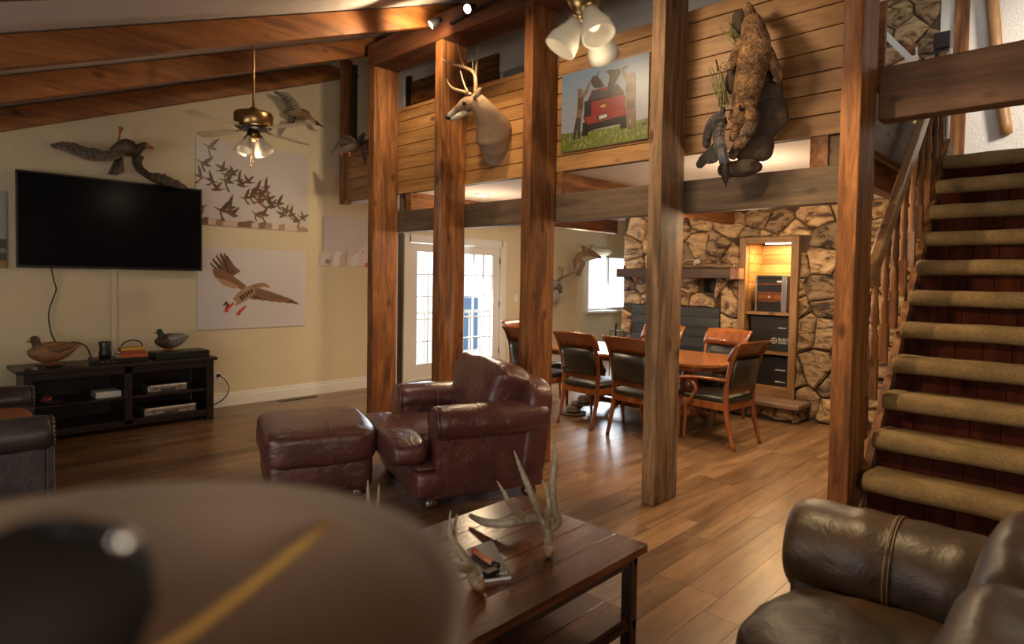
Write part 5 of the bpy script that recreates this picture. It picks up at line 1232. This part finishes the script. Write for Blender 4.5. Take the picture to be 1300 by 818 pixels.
# ================================================================== LAMPS AND FANS
def shade_glass(t, top, bot, r0, r1, lit=True):
    top, bot = Vector(top), Vector(bot); ax = (bot - top); L_ = ax.length
    s = MB().lathe([(r0 * .6, 0), (r0, L_ * .06), (r0 * 1.25, L_ * .3), (r1 * .93, L_ * .68), (r1, L_), (r1 - .004, L_), (r1 * .9, L_ * .68), (r0 * 1.2, L_ * .3), (r0 * .9, L_ * .08)], top, 36, ax).build('glass_shade', M['frost'], t, world=True)
    MB().lathe([(0, -.045), (.018, -.045), (.022, -.02), (.03, 0), (r0, L_ * .05), (0, L_ * .05)], top, 24, ax).build('socket_cup', M['brass'], t, world=True)
    MB().ell(top.lerp(bot, .45), (.022, .022, .03), 14, 10).build('lamp_bulb', M['bulbsoft'] , t, world=True)
M['bulbsoft'] = emit('soft_bulb', (1, .85, .62), .8)
fx_, fy_ = -5.45, 2.37
pc = [on('X', fx_, 322, y) for y in (57, 143, 152, 160, 176, 205)]
zt, zm0, zm1, zl, zk = pc[0].z, pc[1].z, pc[3].z, pc[4].z, pc[5].z
F1 = thing('ceiling_fan', 'brass ceiling fan with frosted bell shades hanging over the living room', 'ceiling fan', (fx_, fy_, zt))
def lat(n, prof, m, c=(fx_, fy_, 0), t=F1, k=36): return MB().lathe(prof, c, k).build(n, m, t, world=True)
lat('canopy', [(0, zt + .06), (.07, zt + .055), (.065, zt + .02), (.03, zt - .01), (0, zt - .01)], M['brass'])
lat('downrod', [(.011, zt), (.011, zm0 - .0)], M['brass'])
lat('motor_collar', [(0, zm0 + .05), (.03, zm0 + .04), (.045, zm0), (0, zm0)], M['brass'])
lat('motor_housing', [(0, zm0 + .01), (.10, zm0 + .005), (.15, zm0 - .005), (.160, zm0 - .02), (.160, zm1 - .005), (.150, zm1 - .015), (0, zm1 - .015)], M['brass'])
lat('motor_vents', [(0, zm1 - .014), (.145, zm1 - .016), (.12, zm1 - .035), (.05, zm1 - .045), (0, zm1 - .045)], M['darkmetal'])
BLW = plain('pale_fan_blade', (.42, .35, .25), .5)
for k in range(4):
    a = math.radians(20 + 90 * k); Rm = Matrix.Translation((fx_, fy_, zm1 - .03)) @ Matrix.Rotation(a, 4, 'Z')
    m_ = MB(); m_.prism([(.20, -.045), (.30, -.06), (.60, -.065), (.66, -.04), (.66, .04), (.60, .065), (.30, .06), (.20, .045)], lambda u, v, d: (u, v, d + v * .12), -.003, .003); m_.xf(Rm); bl = m_.build('blade', BLW, F1, world=True)
    m_ = MB(); m_.box((.10, -.018, .0), (.24, .018, .006)); m_.xf(Rm); m_.build('blade_iron', M['brass'], F1, world=True)
lat('light_kit', [(0, zm1 - .04), (.05, zm1 - .05), (.055, zl + .02), (.04, zl), (.03, zl - .03), (0, zl - .03)], M['brass'])
for k in range(4):
    a = math.radians(35 + 90 * k); d = Vector((math.cos(a), math.sin(a), 0)); top = Vector((fx_, fy_, zl - .005)) + d * .065; bot = top + d * .07 + Vector((0, 0, -.12))
    MB().tube([(fx_, fy_, zl + .01), Vector((fx_, fy_, zl + .015)) + d * .04, top], [.009], 8, sub=3).build('arm', M['brass'], F1, world=True)
    shade_glass(F1, top, bot, .026, .060)
for dx, dz in ((.02, .19), (-.01, .23)):
    MB().tube([(fx_ + dx, fy_ - .02, zl - .03), (fx_ + dx, fy_ - .02, zl - dz)], [.0022], 6).build('pull_chain', M['brass'], F1, world=True)
    MB().ell((fx_ + dx, fy_ - .02, zl - dz - .012), (.008, .008, .015), 10, 8).build('chain_knob', M['chairwood'], F1, world=True)
lamp('fan_lamp', 'POINT', (fx_, fy_, zl - .2), 7, (1, .78, .52), .12)
# second fan, only its light kit hangs into the frame
hub = CAMP + ray(741, 6) * 1.95
F2 = thing('ceiling_fan', 'nearer ceiling fan at the top edge, only its frosted shades and brass kit showing', 'ceiling fan', tuple(hub + Vector((0, 0, .4))))
zz = hub.z; cc_ = (hub.x, hub.y, 0)
lat('light_kit', [(0, zz + .10), (.05, zz + .09), (.06, zz + .03), (.045, zz), (.03, zz - .02), (.035, zz - .035), (.02, zz - .05), (0, zz - .05)], M['brass'], cc_, F2)
lat('motor_housing', [(0, zz + .10), (.04, zz + .11), (.05, zz + .30), (.12, zz + .32), (.14, zz + .35), (.14, zz + .43), (.10, zz + .46), (0, zz + .46)], M['brass'], cc_, F2)
lat('downrod', [(.012, zz + .46), (.012, zb(hub.y) + .21)], M['brass'], cc_, F2)
for k in range(4):
    a = math.radians(0 + 90 * k + 10); Rm = Matrix.Translation((hub.x, hub.y, zz + .40)) @ Matrix.Rotation(a, 4, 'Z')
    m_ = MB(); m_.prism([(.20, -.045), (.30, -.06), (.52, -.065), (.56, -.04), (.56, .04), (.52, .065), (.30, .06), (.20, .045)], lambda u, v, d: (u, v, d + v * .12), -.003, .003); m_.xf(Rm); m_.build('blade', BLW, F2, world=True)
for (tx, ty, bx_, by_, dd) in ((733, 26, 713, 58, 0), (748, 12, 759, 42, -.06), (757, 36, 766, 68, .12)):
    top = CAMP + ray(tx, ty) * (1.95 + dd * .5); bot = CAMP + ray(bx_, by_) * (1.95 + dd)
    MB().tube([hub, hub.lerp(top, .5) + Vector((0, 0, .012)), top], [.010], 8, sub=3).build('arm', M['brass'], F2, world=True)
    shade_glass(F2, top, top + (bot - top).normalized() * .105, .024, .052)
lamp('fan_lamp', 'POINT', tuple(hub + Vector((0, 0, -.2))), 3, (1, .78, .52), .1)
for (x, y, ex, ey, s) in ((733, 8, 737, 24, 0), (752, 10, 747, 20, 1)):
    pass
# track lights on the plate beam
TR = thing('track_light', 'black ceiling track with lit spot heads above the deer head', 'track light', (-4.3, 3.72, 4.02))
pA_, pB_ = on('Y', 3.74, 574, 31), on('Y', 3.74, 645, -2)
MB().bar(on('Y', 3.74, 572, 30), on('Y', 3.74, 672, -22), .035, .022).build('track_rail', M['darkmetal'], TR, world=True)
HP = [(548, 31, 541, 36), (594, 11, 592, 12), (672, -12, 670, -4)]
for (x, y, ex, ey) in HP:
    p = on('Y', 3.60, x, y); aim = Vector((-.45, -.75, -.62)).normalized() if x < 570 else Vector((.15, -.9, -.5)).normalized()
    MB().lathe([(0, -.10), (.028, -.10), (.034, -.07), (.040, 0), (.046, .012), (.040, .014), (.036, .004), (0, .002)], p, 24, aim).build('spot_head', M['black'], TR, world=True)
    MB().lathe([(0, .006), (.036, .006), (.036, .009), (0, .009)], p, 24, aim).build('lens', M['bulb'], TR, world=True)
    MB().tube([p - aim * .05, p - aim * .06 + Vector((0, .05, .03)), on('Y', 3.74, x + 8, y - 3)], [.008], 8).build('swivel_arm', M['black'], TR, world=True)
lamp('track_and_fill_spot', 'SPOT', tuple(on('Y', 3.50, 548, 34)), 60, WARM, .04, on('Y', 3.85, 500, 60), 1.9, .8)
lamp('track_and_fill_spot', 'SPOT', tuple(on('Y', 3.50, 594, 14)), 95, WARM, .04, (-4.5, 3.9, 2.2), 1.5, .9)
lamp('track_and_fill_spot', 'SPOT', (-2.6, 2.6, 3.55), 120, WARM, .22, (-1.8, 4.2, 2.3), 1.7, .9)  # unseen spot off the track, aimed at the loft boards by the bobcat
lamp('track_and_fill_spot', 'SPOT', (-4.4, 3.5, 3.85), 105, (1, .80, .52), .05, (-7.6, 4.3, 1.5), 1.4, 1.0)
lamp('track_and_fill_spot', 'SPOT', (-1.5, 2.3, 3.3), 210, (1, .72, .38), .02, (-.55, 4.1, .7), 1.3, .5)  # spot added in mid-air for warm streaks on the treads
lamp('track_and_fill_spot', 'SPOT', (-4.5, 3.3, 3.75), 50, WARM, .05, (-5.3, -.5, 3.1), 1.7, .8)  # spot added to brighten the rafters and ceiling, not a track head
lamp('track_and_fill_spot', 'SPOT', (-3.4, 2.9, 3.6), 70, WARM, .05, (-3.4, 4.2, 2.7), 1.8, .9)  # unseen spot off the track, aimed at the middle loft boards

# ================================================================== MOUNTED ANIMALS
def deer(name, label, F, k, antlers=True, ears=True, cols=None, cat='deer head'):
    """F(x, y, d): traced point at depth d (metres toward the viewer); k: radius scale"""
    c = cols or dict(neck=(.30, .20, .125), chest=(.34, .25, .17), head=(.27, .165, .095), muz=(.10, .055, .03), white=(.55, .48, .38))
    o = F(625, 175, -.25); t = thing(name, label, cat, o)
    nk = [F(630, 206, -.20), F(630, 188, -.16), F(627, 168, -.10), F(620, 150, -.02), F(611, 136, .05), F(604, 128, .08)]
    MB().tube(nk, [(.085 * k, .075 * k), (.135 * k, .15 * k), (.145 * k, .18 * k), (.105 * k, .115 * k), (.085 * k, .085 * k), (.07 * k, .07 * k)], 28, sub=5, up=(0, 1, .2), cols=[c['white'], c['chest'], c['neck'], c['neck'], c['neck'], c['head']]).build('neck', M['fur'], t, world=True)
    hd = [F(607, 127, .08), F(598, 130, .10), F(590, 134, .11), F(582, 140, .12), F(574, 146, .13), F(569, 149, .135)]
    MB().tube(hd, [(.05 * k, .055 * k), (.062 * k, .070 * k), (.054 * k, .058 * k), (.042 * k, .044 * k), (.034 * k, .034 * k), (.024 * k, .022 * k)], 20, sub=5, up=(0, 0, 1), cols=[c['head'], c['head'], (.30, .2, .13), (.13, .08, .05), c['white'], c['muz']]).build('head', M['fur'], t, world=True)
    MB().ell(F(569, 149, .145), (.026 * k, .030 * k, .021 * k), 14, 10).build('nose', M['black'], t, world=True)
    m_ = MB(); m_.col = c['white']; m_.tube([F(592, 141, .10), F(583, 147, .125), F(573, 152.5, .135)], [.036 * k, .026 * k, .013 * k], 14, sub=4); m_.build('jaw', M['fur'], t, world=True)
    for d in (.15, .06): MB().ell(F(589, 131, d + .01), (.017 * k,) * 3, 12, 8).build('eye', M['black'], t, world=True)
    if ears:
        for i, (p, q) in enumerate((((602, 124), (612, 112)), ((606, 122), (605, 108)))):
            a, b = F(*p, .12 - .1 * i), F(*q, .16 - .14 * i); mid = a.lerp(b, .55)
            MB().tube([a, mid, b], [(.014 * k, .012 * k), (.034 * k, .010 * k), (.004, .003)], 12, sub=4, up=(0, 1, 0), cols=[c['head'], c['neck'], c['muz']]).build('ear', M['fur'], t, world=True)
    if antlers:
        AN = [(.26, .15, .07), (.40, .27, .14), (.52, .40, .26)]
        S = [([(599, 121, .12), (590, 117, .14), (576, 113, .15), (570, 107, .16), (567, 100, .16)], [.017, .015, .012, .008, .003]),
             ([(594, 118, .14), (589, 106, .14), (584.5, 90, .14)], [.011, .008, .003]),
             ([(603, 121, .06), (604, 105, .06), (601, 92, .06), (588, 85, .08), (573, 81, .10), (561, 75, .11)], [.017, .016, .015, .013, .010, .003]),
             ([(589, 85, .08), (585, 72, .07), (580.5, 54, .06)], [.012, .009, .003]),
             ([(603, 98, .05), (605, 82, .02), (606, 70, .0), (607, 59, -.01)], [.013, .011, .008, .003]), ([(600, 90, .06), (600, 75, .07)], [.008, .002])]
        for i, (P, r) in enumerate(S): MB().tube([F(*p) for p in P], [x * k for x in r], 10, sub=5, cols=[AN[0]] + [AN[1]] * (len(P) - 2) + [AN[2]]).build('antler' if i in (0, 2) else 'tine', M['antler'], t, world=True)
    return t
deer('mounted_deer', 'mounted buck shoulder with tall pale antlers facing left on the pine loft wall', lambda x, y, d: on('Y', 3.93 - d * 1.5, x, y), 1.08)
# far mounts on the cream dining wall, facing right
def affine(src, dst):
    (x0, y0), (x1, y1) = src; (X0, Y0), (X1, Y1) = dst
    return lambda x, y: (X0 + (x - x0) * (X1 - X0) / (x1 - x0), Y0 + (y - y0) * (Y1 - Y0) / (y1 - y0))
def far_deer(label, plane, neck, nr, head, hr, ant, cols):
    F = lambda x, y, d=0: on('Y', plane - d, x, y)
    t = thing('mounted_deer', label, 'deer head', F(*neck[0])); c1, c2, c3, c4 = cols
    MB().tube([F(*p) for p in neck], nr, 20, sub=5, up=(0, 1, .2), cols=[c1] * len(neck)).build('neck', M['fur'], t, world=True)
    MB().tube([F(*p) for p in head], hr, 18, sub=5, up=(0, 0, 1), cols=[c1, c1, c2, c2, c3][:len(head)]).build('head', M['fur'], t, world=True)
    MB().ell(F(*head[-1]), (.028, .028, .022), 12, 8).build('nose', M['black'], t, world=True)
    m_ = MB(); m_.col = c4; a, b = Vector(F(*neck[-1])), F(*head[-2]); m_.tube([a + Vector((0, -.03, -.10)), a.lerp(b, .5) + Vector((0, -.03, -.06)), b + Vector((0, 0, -.03))], [.07, .045, .02], 10, sub=3); m_.build('throat', M['fur'], t, world=True)
    ex, ey = head[1][0], head[1][1]; MB().ell(F(ex + 2.5, ey - .8, .09), (.016,) * 3, 10, 8).build('eye', M['black'], t, world=True)
    for (dx, dy, dd) in ((-7, -5, .06), (-5, -7, -.05)):
        a = F(ex - 2, ey - 3, .02 + dd); b = F(ex - 2 + dx, ey - 3 + dy * .7, dd); MB().tube([a, a.lerp(b, .5), b], [(.02, .012), (.04, .012), (.005, .003)], 10, sub=3, up=(0, 1, 0), cols=[c1, c1, c3]).build('ear', M['fur'], t, world=True)
    for P, r in ant:
        m_ = MB(); m_.col = (.24, .13, .06); m_.tube([F(*p) for p in P], r, 8, sub=3); m_.build('antler', M['antler'], t, world=True)
    return t
far_deer('small deer head with short antlers in front of the dining window', 9.66, [(735, 350), (735, 343), (736, 334), (739, 327), (743, 323)], [(.04, .02), (.09, .08), (.13, .13), (.12, .12), (.085, .08)],
         [(742, 322), (747, 321), (753, 323), (758, 325), (762, 327)], [(.08, .08), (.085, .085), (.065, .06), (.045, .042), (.03, .026)],
         [([(745, 318), (740, 314), (736, 312)], [.018, .015, .006]), ([(748, 317), (751, 314), (751, 310)], [.018, .014, .006]), ([(751, 314), (754, 311)], [.010, .004]), ([(741, 315), (740, 311)], [.010, .004])],
         ((.34, .21, .125), (.27, .155, .085), (.07, .04, .025), (.55, .46, .36)))
far_deer('pale-chested deer mount with branching brown antlers half hidden by the post right of the doors', 9.05, [(701, 385), (702, 378), (703, 370)], [(.10, .06), (.15, .14), (.13, .13)],
         [(704, 362), (707, 362), (710, 366), (712, 371)], [(.08, .08), (.09, .09), (.06, .06), (.035, .035)],
         [([(708, 357), (715, 352), (726, 347), (732, 341), (733, 333)], [.024, .024, .02, .015, .006]), ([(713, 353), (714, 345), (711, 339), (708, 341)], [.018, .015, .012, .006]), ([(714, 347), (716, 339)], [.012, .005]), ([(726, 347), (725, 337), (726, 330)], [.014, .010, .004]), ([(730, 343), (736, 338), (736, 333)], [.012, .010, .004])],
         ((.36, .31, .28), (.12, .09, .08), (.06, .05, .05), (.5, .46, .42)))

def wing(t, F, bone, trail, n, c1, c2, cover=None, w=.03, name='wing', rb=.022, d0=0., rnd=random.Random(4)):
    """bone, trail: traced polylines; feathers run from the bone to the trailing edge"""
    def pl(P, t_):
        L = len(P) - 1; i = min(L - 1, int(t_ * L)); f = t_ * L - i; a, b = P[i], P[i + 1]
        return tuple(a[k] * (1 - f) + b[k] * f for k in range(3))
    root = MB(); root.tube([F(*p) for p in bone], [(rb, rb * .8)] * (len(bone) - 1) + [(rb * .35, rb * .3)], 10, sub=4, cols=[cover or c1] * len(bone))
    wg = root.build(name, M['feather'], t, world=True)
    for layer, (f_, ww, cA, cB) in enumerate(((1.0, 1.0, c1, c2), (.42, 1.0, cover or c2, c1))):
        m_ = MB()
        for i in range(n):
            u = (i + .5) / n; a = F(*pl(bone, u)); b = F(*pl(trail, u)); b = a.lerp(b, f_ * rnd.uniform(.93, 1.04))
            d = b - a; L_ = d.length
            if L_ < .01: continue
            d.normalize(); vw = (a - CAMP).normalized(); sd = d.cross(vw).normalized(); W_ = w * ww; off = -vw * (.0006 + .003 * layer + .0008 * (i % 3)) 
            col = cA if i % 2 else cB; col = tuple(c * rnd.uniform(.8, 1.2) for c in col)
            V = []
            for (s, q) in ((0, .45), (.3, .9), (.65, 1), (.88, .75), (1, .15)): V += [a + d * (L_ * s) - sd * (W_ * .5 * q) + off, a + d * (L_ * s) + off * 1.6, a + d * (L_ * s) + sd * (W_ * .5 * q) + off]
            V2 = V + [v + vw * .002 for v in V]
            fs = []
            for s in range(4):
                for k in range(2): fs.append((s * 3 + k, s * 3 + k + 1, s * 3 + k + 4, s * 3 + k + 3)); fs.append((15 + s * 3 + k + 3, 15 + s * 3 + k + 4, 15 + s * 3 + k + 1, 15 + s * 3 + k))
            m_.add(V2, fs, [col] * len(V2))
        m_.build('flight_feathers' if layer == 0 else 'covert_feathers', M['feather'], wg if False else t, world=True)
    return wg
# goose above the television
Fg = lambda x, y, d: on('X', -7.52 + d, x, y)
G = thing('mounted_goose', 'mounted dark goose in flight above the television, orange bill and foot', 'mounted bird', Fg(158, 192, 0))
gd, gm, gl_ = (.040, .028, .020), (.10, .065, .04), (.17, .12, .08)
MB().tube([Fg(140, 196, 0), Fg(148, 190, .02), Fg(160, 187, .04), Fg(171, 190, .05), Fg(177, 188, .07), Fg(182, 184.5, .08)], [.02, .055, .088, .075, .042, .032], 18, sub=5, cols=[gl_, gm, gm, gd, gd, gd]).build('body', M['feather'], G, world=True)
MB().tube([Fg(180, 186, .08), Fg(184, 184.5, .09), Fg(188, 186, .1)], [.032, .034, .024], 14, sub=3, cols=[gd, gd, (.35, .3, .26)]).build('head', M['feather'], G, world=True)
m_ = MB(); m_.col = (.45, .12, .03); m_.tube([Fg(187, 186, .1), Fg(191, 187, .1), Fg(195, 188.5, .1)], [.022, .018, .010], 10, sub=3); m_.build('bill', M['fur'], G, world=True)
wing(G, Fg, [(158, 192, .06), (152, 199, .1), (142, 202, .1), (128, 203, .08), (111, 201, .06), (92, 194, .05), (76, 188, .04)], [(142, 192, .02), (124, 194, .04), (118, 188, .05), (110, 187, .05), (92, 181, .05), (76, 179, .04), (62, 184, .03)], 26, gd, gm, gl_, .04, rb=.018)
wing(G, Fg, [(172, 196, .06), (170, 205, .1), (174, 215, .12), (184, 223, .12), (196, 230, .1), (210, 235, .08), (222, 237, .08)], [(184, 200, .02), (180, 208, .05), (184, 214, .06), (192, 220, .08), (208, 220, .08), (226, 228, .07), (240, 239, .06)], 24, gm, gd, gd, .036, rb=.02)
m_ = MB()
for i in range(7):
    u = i / 6; b = Fg(138 + u * 18, 224 - abs(u - .5) * 6 - u * 3, .06); m_.tube([Fg(150 + u * 3, 196, .02), b], [(.012, .006), (.020, .004)], 8, cols=[gd, gm if i % 2 else gl_])
m_.build('tail_feathers', M['feather'], G, world=True)
m_ = MB(); m_.col = (.40, .12, .035); m_.tube([Fg(150, 181, .04), Fg(152, 172, .04), Fg(152.5, 168, .04)], [.010, .008, .009], 8)
for q in ((151, 160.5), (154, 160), (157, 162)): m_.tube([Fg(152.5, 168, .04), Fg(*q, .05)], [.010, .006], 8)
m_.build('foot', M['fur'], G, world=True)
# small duck high on the wall
Fd = lambda x, y, d: on('X', -7.55 + d, x, y)
D1_ = thing('mounted_duck', 'mounted duck diving right, high on the cream wall beside the fan', 'mounted bird', Fd(378, 143, 0))
MB().tube([Fd(360, 142, 0), Fd(368, 143, .03), Fd(378, 144, .05), Fd(388, 146, .06), Fd(394, 150, .07), Fd(399, 154, .08)], [.012, .05, .072, .06, .026, .018], 16, sub=5, cols=[gm, (.24, .16, .1), (.22, .13, .075), (.28, .14, .07), (.3, .2, .14), gd]).build('body', M['feather'], D1_, world=True)
MB().tube([Fd(396, 153, .08), Fd(401, 156, .09), Fd(405, 158, .09)], [.022, .03, .016], 12, sub=4, cols=[(.4, .35, .3), (.05, .028, .016), (.05, .028, .016)]).build('head', M['feather'], D1_, world=True)
m_ = MB(); m_.col = (.05, .035, .025); m_.tube([Fd(404, 158, .09), Fd(410, 161, .09)], [.012, .007], 8); m_.build('bill', M['fur'], D1_, world=True)
wing(D1_, Fd, [(380, 142, .1), (378, 134, .13), (372, 126, .13), (362, 119, .11), (350, 116.5, .08)], [(366, 142, .06), (364, 136, .09), (362, 132, .1), (356, 124, .1), (347, 116, .08)], 16, (.11, .07, .042), (.06, .038, .025), (.3, .25, .2), .035, rb=.022)
wing(D1_, Fd, [(374, 148, .1), (373, 154, .15), (372, 158, .2), (371, 160, .22)], [(366, 147, .1), (364, 152, .14), (366, 158, .2), (369, 162, .24)], 8, (.09, .06, .045), (.05, .035, .025), None, .03, rb=.014)
# duck at the loft corner post
Fm = lambda x, y, d: on('Y', 4.06 - d, x, y)
D2_ = thing('mounted_duck', 'mounted duck with pale belly, red feet and dark crested head on the slim loft post', 'mounted bird', Fm(442, 188, 0))
MB().tube([Fm(426, 193, .02), Fm(434, 191, .05), Fm(443, 188, .07), Fm(451, 184, .08), Fm(456, 179, .09)], [.014, .04, .05, .044, .03], 16, sub=5, cols=[(.4, .35, .3), (.33, .27, .24), (.38, .30, .28), (.30, .2, .15), (.06, .04, .06)]).build('body', M['feather'], D2_, world=True)
MB().tube([Fm(454, 181, .09), Fm(459, 175, .1), Fm(462.5, 170, .1)], [.030, .030, .018], 14, sub=4, cols=[(.04, .03, .05), (.02, .03, .05), (.03, .03, .06)]).build('head', M['feather'], D2_, world=True)
m_ = MB(); m_.col = (.40, .07, .03); m_.tube([Fm(462, 171, .11), Fm(465, 172, .12)], [.01, .006], 8); m_.build('bill', M['fur'], D2_, world=True)
wing(D2_, Fm, [(452, 180, .12), (446, 175, .14), (438, 173, .13), (432, 177, .1)], [(440, 182, .1), (432, 182, .1), (424, 188, .08), (419, 197, .05)], 12, (.13, .10, .065), (.28, .25, .2), (.11, .075, .045), .026, rb=.014)
wing(D2_, Fm, [(458, 182, .0), (460, 190, -.0), (461, 198, 0), (463, 206, 0)], [(464, 184, 0), (467, 192, 0), (466, 202, 0), (463, 211, 0)], 8, (.12, .06, .07), (.22, .12, .12), None, .024, rb=.014)
m_ = MB(); m_.col = (.42, .08, .03)
for x in (433.5, 443.5): m_.tube([Fm(x, 193, .1), Fm(x, 198, .1)], [.008, .012], 8)
m_.build('feet', M['fur'], D2_, world=True)

# bobcat leaping down on a game bird, on a rock base
Fc = lambda x, y, d: on('Y', 4.10 - d, x, y)
BCt = thing('bobcat_mount', 'mounted bobcat stretched head down on a rock with reeds, pouncing on a bird', 'mounted animal', Fc(950, 110, 0))
tn, bn, dkc, lt_ = (.42, .225, .095), (.23, .115, .05), (.05, .028, .016), (.48, .34, .20)
def fur_tube(P, r, n=22, sub=6, cols=None, name='leg', stripes=0):
    m_ = MB(); m_.tube([Fc(*p) for p in P], r, n, sub=sub, cols=cols or [tn] * len(P), up=(0, 1, .1))
    for i, v in enumerate(m_.v):
        q = noise.noise(v * 22); 
        m_.v[i] = v + (v - Fc(*P[len(P) // 2])).normalized() * .006 * q + Vector((0, 0, 1)) * .004 * noise.noise(v * 45)
        s = noise.noise(v * 30 + Vector((5, 0, 0))); c = m_.c[i]; f = 1 + .9 * s
        if stripes: f *= .35 if math.sin(v.z * stripes) > .35 else 1.1
        m_.c[i] = tuple(max(.01, x * f) for x in c)
    return m_.build(name, M['catfur'], BCt, world=True)
fur_tube([(954, 26, .14), (957, 45, .18), (958, 62, .2), (955, 85, .2), (951, 105, .19), (946, 125, .19), (942, 142, .17)], [(.060, .05), (.085, .07), (.10, .08), (.098, .08), (.09, .075), (.085, .075), (.06, .06)], 28, 6, [tn, bn, tn, bn, tn, bn, tn], 'body')
fur_tube([(944, 138, .18), (938, 148, .2), (932, 156, .2)], [.062, .070, .045], 20, 6, [bn, tn, tn], 'head')
for p in ((941, 141), (930, 146)): 
    m_ = MB(); m_.col = dkc; m_.tube([Fc(p[0], p[1], .25), Fc(p[0] - 2, p[1] - 8, .27)], [(.024, .012), (.004, .003)], 10); m_.build('ear', M['catfur'], BCt, world=True)
fur_tube([(951, 30, .16), (953, 20, .14), (950, 10, .11), (946, 8, .1)], [.045, .036, .030, .022], 16, 5, [tn, bn, tn, lt_], 'hind_leg')
fur_tube([(964, 62, .14), (974, 72, .12), (982, 84, .12), (988, 96, .12), (984, 104, .12)], [.062, .052, .036, .030, .022], 16, 5, [tn, bn, tn, tn, lt_], 'hind_leg')
fur_tube([(944, 58, .2), (936, 70, .2), (932, 82, .17), (924, 84, .14), (918, 82, .12)], [.055, .045, .032, .028, .020], 16, 5, [tn, bn, tn, lt_, lt_], 'hind_leg')
fur_tube([(950, 130, .2), (954, 150, .2), (949, 168, .18), (938, 184, .16), (928, 200, .14)], [.050, .045, .040, .034, .030], 18, 6, [tn, tn, lt_, tn, tn], 'front_leg', 75)
fur_tube([(940, 140, .2), (936, 155, .2), (933, 168, .18), (931, 178, .16)], [.040, .034, .030, .026], 16, 5, [tn, tn, tn, lt_], 'front_leg')
fur_tube([(954, 24, .1), (949, 18, .05), (943, 26, .03)], [.03, .026, .014], 12, 5, [bn, dkc, dkc], 'tail')
RK = plain('mount_rock', (.07, .045, .028), .9, bmp=(30, .8, .02), var=.5)
def rock(P, r, s):
    m_ = MB(); c = Fc(*P); m_.ell(c, r, 20, 14, .8, .8, fn=lambda p: p * (1 + .22 * noise.noise(p * 14 + Vector((s, 0, 0))))); m_.build('rock', RK, BCt, world=True)
rock((968, 112, .03), (.13, .06, .12), 1); rock((972, 150, .03), (.15, .06, .13), 2); rock((956, 188, .05), (.13, .07, .10), 3); rock((938, 214, .10), (.13, .08, .055), 4); rock((938, 30, .01), (.05, .04, .09), 5); rock((940, 90, .01), (.10, .04, .16), 6)
RD = [(.20, .19, .05), (.30, .26, .09), (.14, .13, .04)]
m_ = MB(); rnd = random.Random(9)
for i in range(34):
    if i < 22: bx0, by0, tx0, ty0 = rnd.uniform(912, 926), rnd.uniform(128, 140), rnd.uniform(898, 924), rnd.uniform(82, 104)
    else: bx0, by0, tx0, ty0 = rnd.uniform(928, 944), rnd.uniform(48, 60), rnd.uniform(912, 940), rnd.uniform(18, 44)
    a, b = Fc(bx0, by0, .06), Fc(tx0, ty0, .06 + rnd.uniform(-.04, .06)); m_.tube([a, a.lerp(b, .5) + Vector((rnd.uniform(-.01, .01), -.01, 0)), b], [.0035, .003, .0006], 5, sub=2, cols=[rnd.choice(RD)] * 3)
m_.col = (.07, .035, .02); m_.tube([Fc(912, 90, .08), Fc(909, 76, .08)], [.007, .006], 8)
o = m_.build('reeds', M['antler'], BCt, world=True); o['kind'] = 'stuff'
BP = thing('game_bird', 'dark grey-winged bird caught under the bobcat, tail pointing down', 'mounted bird', Fc(907, 175, .2))
bd, bm_, bl_ = (.03, .022, .018), (.075, .052, .04), (.16, .15, .15)
MB().tube([Fc(918, 138, .12), Fc(914, 155, .18), (Fc(914, 175, .2)), Fc(917, 195, .2), Fc(920, 210, .18)], [.015, .026, .03, .024, .01], 16, sub=5, cols=[bm_, bl_, bm_, bd, bl_]).build('body', M['feather'], BP, world=True)
wing(BP, Fc, [(918, 145, .2), (912, 142, .22), (904, 150, .22), (899, 160, .2), (897, 172, .18)], [(912, 160, .22), (905, 165, .22), (900, 172, .22), (898, 180, .2), (896, 192, .18)], 16, bm_, bd, bl_, .055, rb=.006)
wing(BP, Fc, [(912, 178, .24), (906, 184, .24), (900, 192, .24), (893, 200, .22)], [(908, 206, .24), (902, 208, .24), (894, 208, .22), (885, 215, .2)], 16, bd, bm_, (.06, .045, .035), .055, rb=.006)
wing(BP, Fc, [(922, 150, .16), (916, 160, .24), (914, 172, .26), (916, 184, .26)], [(905, 172, .24), (908, 184, .26), (913, 200, .26), (922, 208, .24)], 12, bl_, bm_, bm_, .06, rb=.006)
m_ = MB()
for i in range(5): m_.tube([Fc(915 + i, 200, .2), Fc(918 + i * 2, 236 - abs(i - 2) * 4, .17)], [(.012, .006), (.010, .003)], 6, cols=[bd, bm_])
m_.build('tail_feathers', M['feather'], BP, world=True)
m_ = MB()
for i in range(5): m_.tube([Fc(912 + i * 1.5, 188, .26), Fc(914 + i * 2, 208, .26)], [(.012, .006), (.014, .003)], 6, cols=[bl_, (.26, .28, .31)])
m_.build('rump_feathers', M['feather'], BP, world=True)
MB().ell(Fc(923, 205, .18), (.02, .02, .02), 12, 8).build('head', plain('red_wattle', (.22, .04, .03), .6), BP, world=True)
